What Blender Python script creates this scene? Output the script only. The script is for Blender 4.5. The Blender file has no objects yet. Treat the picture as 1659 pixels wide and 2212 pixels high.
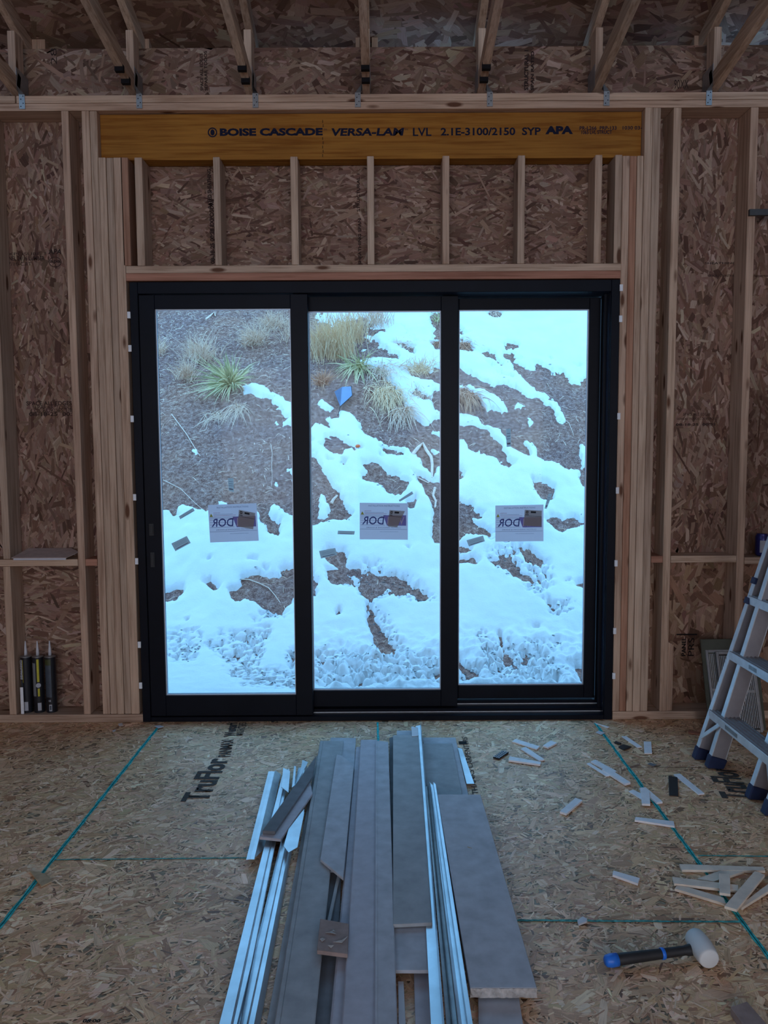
import bpy, bmesh, math, random
import numpy as np
from mathutils import Vector, Matrix

sc = bpy.context.scene
# ---------------------------------------------------------------- camera
FP, TH, RO, CH, CD = 1640.0, 0.0798, 0.0055, 1.452, 4.0   # focal (px of 1659x2212), pitch, roll, height, distance to wall
Fw = Vector((0, math.cos(TH), -math.sin(TH)))
r0 = Vector((1, 0, 0)); u0 = Vector((0, math.sin(TH), math.cos(TH)))
Rt = r0 * math.cos(RO) - u0 * math.sin(RO)
Up = r0 * math.sin(RO) + u0 * math.cos(RO)
CAM = Vector((0, -CD, CH))
cd = bpy.data.cameras.new('camera'); cam = bpy.data.objects.new('camera', cd); sc.collection.objects.link(cam)
M = Matrix.Identity(4)
for i in range(3):
    M[i][0] = Rt[i]; M[i][1] = Up[i]; M[i][2] = -Fw[i]; M[i][3] = CAM[i]
cam.matrix_world = M
cd.sensor_fit = 'VERTICAL'; cd.sensor_height = 36.0; cd.lens = FP / 2212 * 36.0
cd.clip_start = 0.05; cd.clip_end = 200
sc.camera = cam
# ---------------------------------------------------------------- world, lights, exposure
SKY_TOP, SKY_HOR, SKY_K = (0.27, 0.62, 1.12), (0.35, 0.77, 1.26), 2.35
FILL_COL, FILL_W = (1.0, 0.84, 0.79), 68.0
sc.view_settings.view_transform = 'Standard'; sc.view_settings.look = 'None'
sc.view_settings.exposure = 0.0; sc.view_settings.gamma = 1.0; sc.view_settings.use_curve_mapping = False
w = bpy.data.worlds.new('overcast_sky'); sc.world = w; w.use_nodes = True
nt = w.node_tree; nt.nodes.clear()
tc = nt.nodes.new('ShaderNodeTexCoord'); sx = nt.nodes.new('ShaderNodeSeparateXYZ')
mx = nt.nodes.new('ShaderNodeMix'); mx.data_type = 'RGBA'
bg = nt.nodes.new('ShaderNodeBackground'); wo = nt.nodes.new('ShaderNodeOutputWorld')
nt.links.new(tc.outputs['Generated'], sx.inputs[0]); nt.links.new(sx.outputs['Z'], mx.inputs[0])
mx.inputs[6].default_value = (*SKY_HOR, 1); mx.inputs[7].default_value = (*SKY_TOP, 1)
nt.links.new(mx.outputs[2], bg.inputs[0]); bg.inputs[1].default_value = SKY_K
nt.links.new(bg.outputs[0], wo.inputs[0])
def area(name, loc, rot, sxy, col, power):
    l = bpy.data.lights.new(name, 'AREA'); l.shape = 'RECTANGLE'; l.size, l.size_y = sxy
    l.color = col; l.energy = power
    o = bpy.data.objects.new(name, l); o.location = loc; o.rotation_euler = rot; sc.collection.objects.link(o)
    return o
# added fill lamps in the unseen rear openings, standing in for daylight from behind
area('fill_lamp_2', (-1.6, -8.9, 1.7), (math.pi/2, 0, 0), (2.3, 2.3), FILL_COL, FILL_W)
area('fill_lamp_3', (1.6, -8.9, 1.7), (math.pi/2, 0, 0), (2.3, 2.3), FILL_COL, FILL_W)
sc.cycles.use_denoising = True
sc.cycles.max_bounces = 7; sc.cycles.diffuse_bounces = 4; sc.cycles.transparent_max_bounces = 12
sc.cycles.caustics_reflective = False; sc.cycles.caustics_refractive = False

# ---------------------------------------------------------------- pixel -> point on a real plane
def ray(px, py):
    return Rt * ((px - 829.5) / FP) - Up * ((py - 1106.0) / FP) + Fw
def W(px, py, y=0.0):
    d = ray(px, py); return CAM + d * ((y - CAM.y) / d.y)
def F(px, py, z=0.0):
    d = ray(px, py); return CAM + d * ((z - CAM.z) / d.z)
def fr(o, s):            # zoomed-crop frame -> photo pixels
    return lambda pts: [(o[0] + a / s, o[1] + b / s) for a, b in pts]
rnd = random.Random(7); nrg = np.random.default_rng(11)

# ---------------------------------------------------------------- object helpers
ORI = {}
def props(o, label=None, cat=None, group=None, kind=None):
    if label: o['label'] = label
    if cat: o['category'] = cat
    if group: o['group'] = group
    if kind: o['kind'] = kind
    return o
def thing(name, label, cat, loc, group=None):
    o = bpy.data.objects.new(name, None); o.empty_display_size = 0.05
    o.location = loc; sc.collection.objects.link(o); ORI[o.name] = Vector(loc)
    return props(o, label, cat, group)
def mk(name, bm, mat, parent=None, label=None, cat=None, group=None, kind=None, smooth=False):
    if isinstance(bm, bmesh.types.BMesh):
        me = bpy.data.meshes.new(name); bmesh.ops.recalc_face_normals(bm, faces=bm.faces[:]); bm.to_mesh(me); bm.free()
    else: me = bm
    n = len(me.vertices); co = np.empty(n * 3); me.vertices.foreach_get('co', co); co = co.reshape(-1, 3)
    if parent is None:
        mn, mxx = co.min(0), co.max(0); org = Vector(((mn[0]+mxx[0])/2, (mn[1]+mxx[1])/2, mn[2]))
    else: org = ORI[parent.name]
    co = co - np.array(org); me.vertices.foreach_set('co', co.ravel()); me.update()
    if mat is not None and len(me.materials) == 0: me.materials.append(mat)
    if smooth: me.polygons.foreach_set('use_smooth', [True] * len(me.polygons))
    o = bpy.data.objects.new(name, me); sc.collection.objects.link(o)
    if parent is None: o.location = org
    else: o.parent = parent
    ORI[o.name] = org
    return props(o, label, cat, group, kind)
def bx(bm, x0, x1, y0, y1, z0, z1, bev=0.0):
    vs = [bm.verts.new(c) for c in ((x0,y0,z0),(x1,y0,z0),(x1,y1,z0),(x0,y1,z0),(x0,y0,z1),(x1,y0,z1),(x1,y1,z1),(x0,y1,z1))]
    fs = [bm.faces.new([vs[i] for i in f]) for f in ((3,2,1,0),(4,5,6,7),(0,1,5,4),(1,2,6,5),(2,3,7,6),(3,0,4,7))]
    if bev > 0:
        es = list({e for f in fs for e in f.edges})
        bmesh.ops.bevel(bm, geom=es, offset=bev, segments=1, affect='EDGES')
    return bm
def NB(): return bmesh.new()
def beam(bm, p0, p1, wd, w, t, bev=0.0):
    """box from p0 to p1; wd = width direction, w width, t thickness, centred"""
    p0, p1 = Vector(p0), Vector(p1); a = (p1 - p0).normalized(); wd = Vector(wd); wd = (wd - a * wd.dot(a)).normalized(); n = a.cross(wd)
    vs = []
    for p in (p0, p1):
        for s, q in ((-1,-1),(1,-1),(1,1),(-1,1)): vs.append(bm.verts.new(p + wd * (s*w/2) + n * (q*t/2)))
    fs = [bm.faces.new([vs[i] for i in f]) for f in ((3,2,1,0),(4,5,6,7),(0,1,5,4),(1,2,6,5),(2,3,7,6),(3,0,4,7))]
    if bev > 0: bmesh.ops.bevel(bm, geom=list({e for f in fs for e in f.edges}), offset=bev, segments=1, affect='EDGES')
    return bm
def prism(bm, top, th, bev=0.0):
    """polygon of world points (any plane, nearly flat) extruded th downwards"""
    a = [bm.verts.new(p) for p in top]; b = [bm.verts.new(Vector(p) - Vector((0,0,th))) for p in top]
    fs = [bm.faces.new(a), bm.faces.new(b[::-1])]
    n = len(a)
    for i in range(n): fs.append(bm.faces.new((a[i], b[i], b[(i+1)%n], a[(i+1)%n])))
    if bev > 0: bmesh.ops.bevel(bm, geom=list({e for f in fs for e in f.edges}), offset=bev, segments=1, affect='EDGES')
    return bm
def lathe(bm, prof, cx, cy, seg=28, axis=None):
    rings = []
    for r, z in prof:
        rings.append([bm.verts.new((cx + r*math.cos(2*math.pi*k/seg), cy + r*math.sin(2*math.pi*k/seg), z)) for k in range(seg)])
    for i in range(len(rings)-1):
        for k in range(seg): bm.faces.new((rings[i][k], rings[i][(k+1)%seg], rings[i+1][(k+1)%seg], rings[i+1][k]))
    if prof[0][0] > 1e-5: bm.faces.new(rings[0][::-1])
    if prof[-1][0] > 1e-5: bm.faces.new(rings[-1])
    return bm
def tube(bm, pts, rad, seg=8):
    rings = []
    n = len(pts); rad = rad if hasattr(rad, '__len__') else [rad]*n
    for i, p in enumerate(pts):
        p = Vector(p); d = (Vector(pts[min(i+1,n-1)]) - Vector(pts[max(i-1,0)])).normalized()
        s = d.cross(Vector((0,0,1)) if abs(d.z) < 0.9 else Vector((1,0,0))).normalized(); t = s.cross(d)
        rings.append([bm.verts.new(p + (s*math.cos(2*math.pi*k/seg) + t*math.sin(2*math.pi*k/seg))*rad[i]) for k in range(seg)])
    for i in range(n-1):
        for k in range(seg): bm.faces.new((rings[i][k], rings[i][(k+1)%seg], rings[i+1][(k+1)%seg], rings[i+1][k]))
    bm.faces.new(rings[0][::-1]); bm.faces.new(rings[-1])
    return bm

# ---------------------------------------------------------------- materials
def base_mat(name):
    m = bpy.data.materials.new(name); m.use_nodes = True; t = m.node_tree
    return m, t, t.nodes['Principled BSDF']
def N(t, typ, **kw):
    n = t.nodes.new(typ)
    for k, v in kw.items(): setattr(n, k, v)
    return n
def mapping(t, src, sc_, off=None):
    mp = N(t, 'ShaderNodeVectorMath', operation='MULTIPLY'); mp.inputs[1].default_value = sc_; t.links.new(src, mp.inputs[0]); return mp.outputs[0]
def ramp(t, src, stops):
    r = N(t, 'ShaderNodeValToRGB'); e = r.color_ramp.elements
    while len(e) < len(stops): e.new(0.5)
    for i, (p, c) in enumerate(stops): e[i].position = p; e[i].color = (*c, 1) if len(c) == 3 else c
    t.links.new(src, r.inputs[0]); return r.outputs[0]
def mixc(t, fac, a, b, mode='MIX'):
    m = N(t, 'ShaderNodeMix', data_type='RGBA', blend_type=mode)
    for i, v in ((0, fac), (6, a), (7, b)):
        if hasattr(v, 'is_linked') or hasattr(v, 'node'): t.links.new(v, m.inputs[i])
        else: m.inputs[i].default_value = v if i == 0 else ((*v, 1) if len(v) == 3 else v)
    return m.outputs[2]
def bump(t, bs, src, strength=0.2, dist=0.002):
    b = N(t, 'ShaderNodeBump'); b.inputs['Strength'].default_value = strength; b.inputs['Distance'].default_value = dist
    t.links.new(src, b.inputs['Height']); t.links.new(b.outputs[0], bs.inputs['Normal'])
def noise(t, vec, scale, detail=3, rough=0.55):
    n = N(t, 'ShaderNodeTexNoise'); n.inputs['Scale'].default_value = scale; n.inputs['Detail'].default_value = detail
    n.inputs['Roughness'].default_value = rough
    if vec is not None: t.links.new(vec, n.inputs['Vector'])
    return n.outputs['Fac']
def objvec(t, rand=True):
    tcn = N(t, 'ShaderNodeTexCoord'); v = tcn.outputs['Object']
    if not rand: return v, None
    oi = N(t, 'ShaderNodeObjectInfo')
    a = N(t, 'ShaderNodeVectorMath', operation='MULTIPLY_ADD')
    cmb = N(t, 'ShaderNodeCombineXYZ')
    for i in range(3): t.links.new(oi.outputs['Random'], cmb.inputs[i])
    t.links.new(cmb.outputs[0], a.inputs[0]); a.inputs[1].default_value = (37, 53, 71); t.links.new(v, a.inputs[2])
    return a.outputs[0], oi.outputs['Random']

def plain(name, col, rough=0.5, metal=0.0, var=0.12, scale=30, spec=None, bmp=0.0):
    m, t, b = base_mat(name); v, r = objvec(t)
    f = noise(t, v, scale, 4)
    c0 = tuple(c*(1-var) for c in col); c1 = tuple(min(1, c*(1+var)) for c in col)
    t.links.new(ramp(t, f, [(0.3, c0), (0.7, c1)]), b.inputs['Base Color'])
    b.inputs['Roughness'].default_value = rough; b.inputs['Metallic'].default_value = metal
    if spec is not None: b.inputs['Specular IOR Level'].default_value = spec
    if bmp: bump(t, b, f, bmp)
    return m
def lumber(name, axis, col=(0.57, 0.43, 0.335), dark=(0.40, 0.28, 0.205), tint=0.16, knots=True):
    m, t, b = base_mat(name); v, r = objvec(t)
    s = [26, 26, 26]; s[axis] = 1.1
    g = noise(t, mapping(t, v, s), 2.2, 6, 0.62)
    s2 = [130, 130, 130]; s2[axis] = 2.5
    g2 = noise(t, mapping(t, v, s2), 1.5, 3)
    c = ramp(t, g, [(0.36, dark), (0.5, col), (0.66, tuple(min(1, x*1.12) for x in col))])
    c = mixc(t, 0.35, c, ramp(t, g2, [(0.35, (0.55, 0.5, 0.45)), (0.65, (1.1, 1.1, 1.1))]), 'MULTIPLY')
    bl = noise(t, v, 2.3, 2)
    c = mixc(t, 0.55, c, ramp(t, bl, [(0.35, (0.80, 0.72, 0.68)), (0.65, (1.08, 1.06, 1.02))]), 'MULTIPLY')
    if knots:
        sk = [11, 11, 11]; sk[axis] = 3.2
        vo = N(t, 'ShaderNodeTexVoronoi'); vo.inputs['Scale'].default_value = 1.0; t.links.new(mapping(t, v, sk), vo.inputs['Vector'])
        k = ramp(t, vo.outputs['Distance'], [(0.10, (1, 1, 1)), (0.17, (0, 0, 0))])
        c = mixc(t, k, c, (0.13, 0.06, 0.035))
    oi = ramp(t, r, [(0.0, (1-tint, 1-tint*1.1, 1-tint*1.2)), (0.35, (1.05, 1.0, 0.95)), (0.6, (1.02, 0.93, 0.89)), (1.0, (1.12, 1.13, 1.10))])
    c = mixc(t, 1.0, c, oi, 'MULTIPLY')
    t.links.new(c, b.inputs['Base Color']); b.inputs['Roughness'].default_value = 0.75; b.inputs['Specular IOR Level'].default_value = 0.2
    bump(t, b, g2, 0.25, 0.001)
    return m
def strand_mat(name, rough=0.7, spec=0.2, sat=1.0, val=0.82):
    """oriented strand board: colour per strand from the mesh, grain along each strand"""
    m, t, b = base_mat(name)
    a = N(t, 'ShaderNodeAttribute'); a.attribute_name = 'strand'; uv = N(t, 'ShaderNodeUVMap'); uv.uv_map = 'grain'
    g = noise(t, mapping(t, uv.outputs[0], (14, 330, 1)), 1.0, 4, 0.6)
    c = mixc(t, 0.75, a.outputs['Color'], ramp(t, g, [(0.30, (0.62, 0.55, 0.50)), (0.5, (0.97, 0.96, 0.95)), (0.72, (1.22, 1.22, 1.20))]), 'MULTIPLY')
    tcn = N(t, 'ShaderNodeTexCoord')
    big = noise(t, tcn.outputs['Object'], 1.3, 3)
    c = mixc(t, 0.6, c, ramp(t, big, [(0.35, (0.82, 0.78, 0.76)), (0.65, (1.1, 1.1, 1.1))]), 'MULTIPLY')
    hs = N(t, 'ShaderNodeHueSaturation'); hs.inputs['Saturation'].default_value = sat; hs.inputs['Value'].default_value = val; t.links.new(c, hs.inputs['Color']); c = hs.outputs[0]
    t.links.new(c, b.inputs['Base Color']); b.inputs['Roughness'].default_value = rough; b.inputs['Specular IOR Level'].default_value = spec
    bump(t, b, g, 0.35, 0.0012)
    return m
def osb_plain(name):
    m, t, b = base_mat(name); v, _ = objvec(t, False)
    cols = None
    for i, ang in enumerate((0.3, 1.1, 2.2)):
        mp = N(t, 'ShaderNodeMapping'); mp.inputs['Rotation'].default_value = (ang, ang*0.7, ang); mp.inputs['Scale'].default_value = (9, 34, 20); t.links.new(v, mp.inputs[0])
        vo = N(t, 'ShaderNodeTexVoronoi'); t.links.new(mp.outputs[0], vo.inputs['Vector'])
        se = N(t, 'ShaderNodeSeparateColor'); t.links.new(vo.outputs['Color'], se.inputs[0])
        c = ramp(t, se.outputs[0], [(0.0, (0.12, 0.06, 0.04)), (0.4, (0.27, 0.155, 0.10)), (1.0, (0.42, 0.28, 0.2))])
        cols = c if cols is None else mixc(t, se.outputs[1], cols, c)
    t.links.new(cols, b.inputs['Base Color']); b.inputs['Roughness'].default_value = 0.8
    return m
M_stud = lumber('pine_upright', 2); M_plate = lumber('pine_lengthwise', 0); M_raft = lumber('pine_rafter', 1)
M_red = lumber('reddish_fir_upright', 2, (0.44, 0.25, 0.175), (0.33, 0.17, 0.115))
M_redp = lumber('reddish_fir_lengthwise', 0, (0.44, 0.23, 0.165), (0.33, 0.16, 0.11))
M_lvl = lumber('varnished_veneer_lumber', 0, (0.36, 0.165, 0.030), (0.26, 0.10, 0.014), 0.0, False)
M_shim = plain('white_pine_shim', (0.84, 0.85, 0.88), 0.7, 0, 0.08, 25); M_shimp = plain('pine_shim', (0.80, 0.70, 0.58), 0.7, 0, 0.14, 18)
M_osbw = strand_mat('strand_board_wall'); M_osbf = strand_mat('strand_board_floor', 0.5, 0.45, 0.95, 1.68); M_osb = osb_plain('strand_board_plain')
M_black = plain('black_painted_aluminium', (0.004, 0.005, 0.010), 0.45, 0.0, 0.2, 8, 0.14)
M_spacer = plain('bright_glazing_spacer', (0.55, 0.62, 0.72), 0.4, 0.3, 0.05)
M_siding = plain('grey_fibre_cement', (0.47, 0.49, 0.53), 0.8, 0, 0.14, 18, 0.25, 0.25)
M_siding2 = plain('green_grey_fibre_cement', (0.37, 0.395, 0.41), 0.8, 0, 0.16, 14, 0.25, 0.25)
M_siding3 = plain('mauve_grey_fibre_cement', (0.48, 0.48, 0.53), 0.8, 0, 0.10, 22, 0.25, 0.2)
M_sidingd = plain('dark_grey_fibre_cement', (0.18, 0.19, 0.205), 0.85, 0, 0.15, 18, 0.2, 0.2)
M_core = plain('broken_cement_core', (0.46, 0.44, 0.42), 0.9, 0, 0.3, 60, 0.2, 0.6)
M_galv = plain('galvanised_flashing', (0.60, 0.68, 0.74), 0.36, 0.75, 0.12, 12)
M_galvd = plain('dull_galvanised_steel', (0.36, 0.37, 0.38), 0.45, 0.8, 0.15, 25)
M_alu = plain('brushed_aluminium', (0.78, 0.82, 0.86), 0.36, 0.5, 0.1, 20)
M_bgl = plain('glossy_black_strip', (0.004, 0.006, 0.014), 0.22, 0.0, 0.1, 8, 0.6)
M_aluweb = plain('anodised_grey_aluminium', (0.33, 0.31, 0.32), 0.5, 0.35, 0.08, 20)
M_blue = plain('navy_blue_plastic', (0.012, 0.022, 0.07), 0.45, 0, 0.1)
M_brblue = plain('bright_blue_plastic', (0.02, 0.18, 0.75), 0.4, 0, 0.1)
M_rubw = plain('white_rubber', (0.72, 0.74, 0.73), 0.6, 0, 0.05, 10)
M_rubk = plain('black_rubber', (0.018, 0.018, 0.02), 0.6, 0, 0.2)
M_ink = plain('black_ink', (0.012, 0.011, 0.013), 0.7, 0, 0.3, 200, 0.1)
M_inkb = plain('blue_ink', (0.012, 0.014, 0.035), 0.7, 0, 0.3, 200, 0.1)
M_inkf = plain('faded_grey_ink', (0.075, 0.07, 0.065), 0.8, 0, 0.5, 150, 0.1)
M_inkw = plain('faded_brown_ink', (0.045, 0.028, 0.024), 0.8, 0, 0.4, 150, 0.1)
M_chalk = plain('teal_chalk', (0.06, 0.46, 0.46), 0.95, 0, 0.5, 60, 0.0)
M_chalkh = plain('thin_teal_chalk', (0.10, 0.36, 0.33), 0.95, 0, 0.6, 60, 0.0)
M_white = plain('white_plastic', (0.62, 0.62, 0.66), 0.5, 0, 0.05)
M_paper = plain('white_paper', (0.55, 0.55, 0.60), 0.8, 0, 0.05)
M_tan = plain('tan_wood_chip', (0.45, 0.33, 0.20), 0.8, 0, 0.15, 50)
M_tube = plain('black_cartridge', (0.012, 0.013, 0.018), 0.35, 0, 0.2)
M_tubeg = plain('grey_blue_label', (0.05, 0.065, 0.085), 0.45, 0, 0.2)
M_tubew = plain('white_label', (0.40, 0.41, 0.45), 0.5, 0, 0.05)
M_yel = plain('yellow_label', (0.50, 0.45, 0.02), 0.5, 0, 0.1)
M_green = plain('olive_board', (0.10, 0.105, 0.08), 0.8, 0, 0.1, 20)
M_brownb = plain('brown_cement_offcut', (0.33, 0.25, 0.225), 0.85, 0, 0.15, 30, 0.2, 0.4)
def dirt_mat():
    m, t, b = base_mat('red_brown_dirt'); v, _ = objvec(t, False)
    f1 = noise(t, v, 26, 6, 0.7); f2 = noise(t, v, 110, 4, 0.7); f3 = noise(t, v, 1.4, 3)
    c = ramp(t, f1, [(0.30, (0.17, 0.085, 0.07)), (0.48, (0.37, 0.21, 0.17)), (0.62, (0.54, 0.36, 0.30)), (0.8, (0.80, 0.64, 0.54))])
    c = mixc(t, 0.8, c, ramp(t, f2, [(0.35, (0.35, 0.30, 0.30)), (0.55, (1.0, 1.0, 1.0)), (0.7, (1.9, 1.8, 1.7))]), 'MULTIPLY')
    c = mixc(t, 0.6, c, ramp(t, f3, [(0.35, (0.8, 0.8, 0.95)), (0.65, (1.2, 1.05, 0.95))]), 'MULTIPLY')
    t.links.new(c, b.inputs['Base Color']); b.inputs['Roughness'].default_value = 0.95; b.inputs['Specular IOR Level'].default_value = 0.1
    bump(t, b, f2, 0.7, 0.012)
    return m
def snow_mat():
    m, t, b = base_mat('snow'); v, _ = objvec(t, False)
    f2 = noise(t, v, 60, 4, 0.6); f1 = noise(t, v, 3, 3)
    t.links.new(ramp(t, f1, [(0.3, (0.80, 0.83, 0.86)), (0.7, (0.88, 0.89, 0.90))]), b.inputs['Base Color'])
    b.inputs['Roughness'].default_value = 0.8; b.inputs['Specular IOR Level'].default_value = 0.2
    bump(t, b, f2, 0.35, 0.01)
    return m
M_dirt, M_snow = dirt_mat(), snow_mat()
def glass_mat():
    m, t, b = base_mat('window_glass'); t.nodes.remove(b)
    tr = N(t, 'ShaderNodeBsdfTransparent'); tr.inputs[0].default_value = (0.93, 0.97, 0.96, 1)
    gl = N(t, 'ShaderNodeBsdfGlossy'); gl.inputs['Roughness'].default_value = 0.02
    fn = N(t, 'ShaderNodeFresnel'); fn.inputs[0].default_value = 1.45
    mu = N(t, 'ShaderNodeMath', operation='MULTIPLY'); mu.inputs[1].default_value = 0.12; t.links.new(fn.outputs[0], mu.inputs[0])
    mi = N(t, 'ShaderNodeMixShader'); t.links.new(mu.outputs[0], mi.inputs[0]); t.links.new(tr.outputs[0], mi.inputs[1]); t.links.new(gl.outputs[0], mi.inputs[2])
    t.links.new(mi.outputs[0], t.nodes['Material Output'].inputs[0]); return m
def trans_mat(name, col, k=0.5):
    m, t, b = base_mat(name); t.nodes.remove(b)
    di = N(t, 'ShaderNodeBsdfDiffuse'); di.inputs[0].default_value = (*col, 1)
    tl = N(t, 'ShaderNodeBsdfTranslucent'); tl.inputs[0].default_value = (*col, 1)
    mi = N(t, 'ShaderNodeMixShader'); mi.inputs[0].default_value = k
    t.links.new(di.outputs[0], mi.inputs[1]); t.links.new(tl.outputs[0], mi.inputs[2])
    t.links.new(mi.outputs[0], t.nodes['Material Output'].inputs[0]); return m
M_glass = glass_mat()
M_stick = trans_mat('thin_white_paper', (0.62, 0.55, 0.60)); M_stickg = trans_mat('thin_green_grey_label', (0.42, 0.43, 0.42))
M_beige = trans_mat('thin_beige_card', (0.44, 0.40, 0.38)); M_purp = trans_mat('purple_print', (0.27, 0.22, 0.46))
M_navy = trans_mat('navy_print', (0.10, 0.11, 0.28)); M_print = trans_mat('grey_print', (0.22, 0.20, 0.28)); M_printk = trans_mat('black_print', (0.05, 0.05, 0.06))
M_prw = trans_mat('pale_print', (0.70, 0.64, 0.70)); M_tri = trans_mat('yellow_print', (0.45, 0.42, 0.08)); M_pred = trans_mat('red_print', (0.42, 0.16, 0.25))
def leaf(name, a, b_):
    m, t, b = base_mat(name); g = N(t, 'ShaderNodeAttribute'); g.attribute_name = 'tone'
    t.links.new(ramp(t, g.outputs['Fac'], [(0.0, a), (1.0, b_)]), b.inputs['Base Color']); b.inputs['Roughness'].default_value = 0.7; return m
M_yucca = leaf('yucca_leaf', (0.34, 0.32, 0.15), (1.0, 0.85, 0.52)); M_straw = leaf('dry_straw', (0.86, 0.56, 0.35), (1.0, 0.76, 0.50))
M_strawr = leaf('reddish_straw', (0.45, 0.20, 0.11), (0.95, 0.55, 0.36)); M_strawg = leaf('grey_straw', (0.74, 0.49, 0.37), (1.0, 0.77, 0.60))
M_stick_wood = plain('weathered_branch', (0.92, 0.66, 0.54), 0.85, 0, 0.2, 40)

# ---------------------------------------------------------------- lettering
def text_bm(s, w, h, X, Y, org, bold=0.0, shear=0.0):
    """flat lettering filling w x h metres; X reading direction, Y up direction, org lower-left corner"""
    c = bpy.data.curves.new('t', 'FONT'); c.body = s; c.size = 1.0; c.offset = bold; c.shear = shear; c.resolution_u = 3
    o = bpy.data.objects.new('t', c); sc.collection.objects.link(o)
    dg = bpy.context.evaluated_depsgraph_get(); me = bpy.data.meshes.new_from_object(o.evaluated_get(dg))
    bpy.data.objects.remove(o); bpy.data.curves.remove(c)
    bm = NB(); bm.from_mesh(me); bpy.data.meshes.remove(me)
    xs = [v.co.x for v in bm.verts]; ys = [v.co.y for v in bm.verts]
    x0, x1, y0, y1 = min(xs), max(xs), min(ys), max(ys); X, Y, org = Vector(X), Vector(Y), Vector(org)
    for v in bm.verts:
        v.co = org + X * ((v.co.x-x0)/(x1-x0)*w) + Y * ((v.co.y-y0)/(y1-y0)*h)
    return bm
def joinbm(lst):
    r = NB()
    for b in lst:
        me = bpy.data.meshes.new('j'); b.to_mesh(me); b.free(); r.from_mesh(me); bpy.data.meshes.remove(me)
    return r

# ---------------------------------------------------------------- strand boards (real thin strands on the sheet)
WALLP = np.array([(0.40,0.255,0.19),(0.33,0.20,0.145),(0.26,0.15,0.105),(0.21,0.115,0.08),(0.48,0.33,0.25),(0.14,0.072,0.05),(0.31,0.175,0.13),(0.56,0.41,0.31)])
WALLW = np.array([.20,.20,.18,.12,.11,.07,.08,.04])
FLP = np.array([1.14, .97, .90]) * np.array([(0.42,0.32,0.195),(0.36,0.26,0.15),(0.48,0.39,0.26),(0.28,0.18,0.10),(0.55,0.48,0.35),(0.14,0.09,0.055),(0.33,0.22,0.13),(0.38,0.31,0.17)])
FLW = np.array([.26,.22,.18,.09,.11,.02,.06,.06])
def flakes(u0, u1, v0, v1, n, L, Wd, ang, spread, pal, pw, to3, depth=0.0012, hole=None):
    """returns verts, polys, colours, uvs of n strands"""
    cu = nrg.uniform(u0, u1, n); cv = nrg.uniform(v0, v1, n)
    if hole is not None:
        k = ~((cu > hole[0]) & (cu < hole[1]) & (cv > hole[2]) & (cv < hole[3])); cu, cv = cu[k], cv[k]; n = len(cu)
    l = L * nrg.lognormal(0, 0.42, n); wd = Wd * nrg.lognormal(0, 0.45, n); wd = np.minimum(wd, l*0.7)
    a = ang + nrg.normal(0, spread, n)
    k = nrg.random(n) < 0.12; a[k] = nrg.uniform(0, math.pi, k.sum())
    base = np.array([(-.5,-.5),(-.18,-.5),(.2,-.5),(.5,-.45),(.5,.45),(.15,.5),(-.2,.5),(-.5,.5)])
    p = base[None] + nrg.normal(0, 0.06, (n, 8, 2)); p[:, (0,3,4,7), 0] += nrg.normal(0, 0.07, (n, 4))
    lu = p[..., 0]*l[:, None]; lv = p[..., 1]*wd[:, None] + 0.06*l[:, None]*np.sin(p[..., 0]*3)*nrg.normal(0, 1, n)[:, None]*0.5
    uu = cu[:, None] + lu*np.cos(a)[:, None] - lv*np.sin(a)[:, None]; vv = cv[:, None] + lu*np.sin(a)[:, None] + lv*np.cos(a)[:, None]
    uu = np.clip(uu, u0, u1); vv = np.clip(vv, v0, v1)
    area_ = l*wd; order = np.argsort(np.argsort(-area_ * nrg.lognormal(0, 0.8, n)))
    off = order / n * depth + nrg.uniform(0, 1e-5, n)
    P = to3(uu, vv, np.repeat(off[:, None], 8, 1)).reshape(-1, 3)
    ci = nrg.choice(len(pal), n, p=pw/pw.sum()); col = pal[ci] * nrg.uniform(0.85, 1.15, (n, 1)) * (1 + nrg.normal(0, 0.035, (n, 3)))
    uv = np.stack([lu + nrg.uniform(0, 50, n)[:, None], lv + nrg.uniform(0, 50, n)[:, None]], -1).reshape(-1, 2)
    return P, n, np.repeat(col, 8, 0), uv
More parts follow.
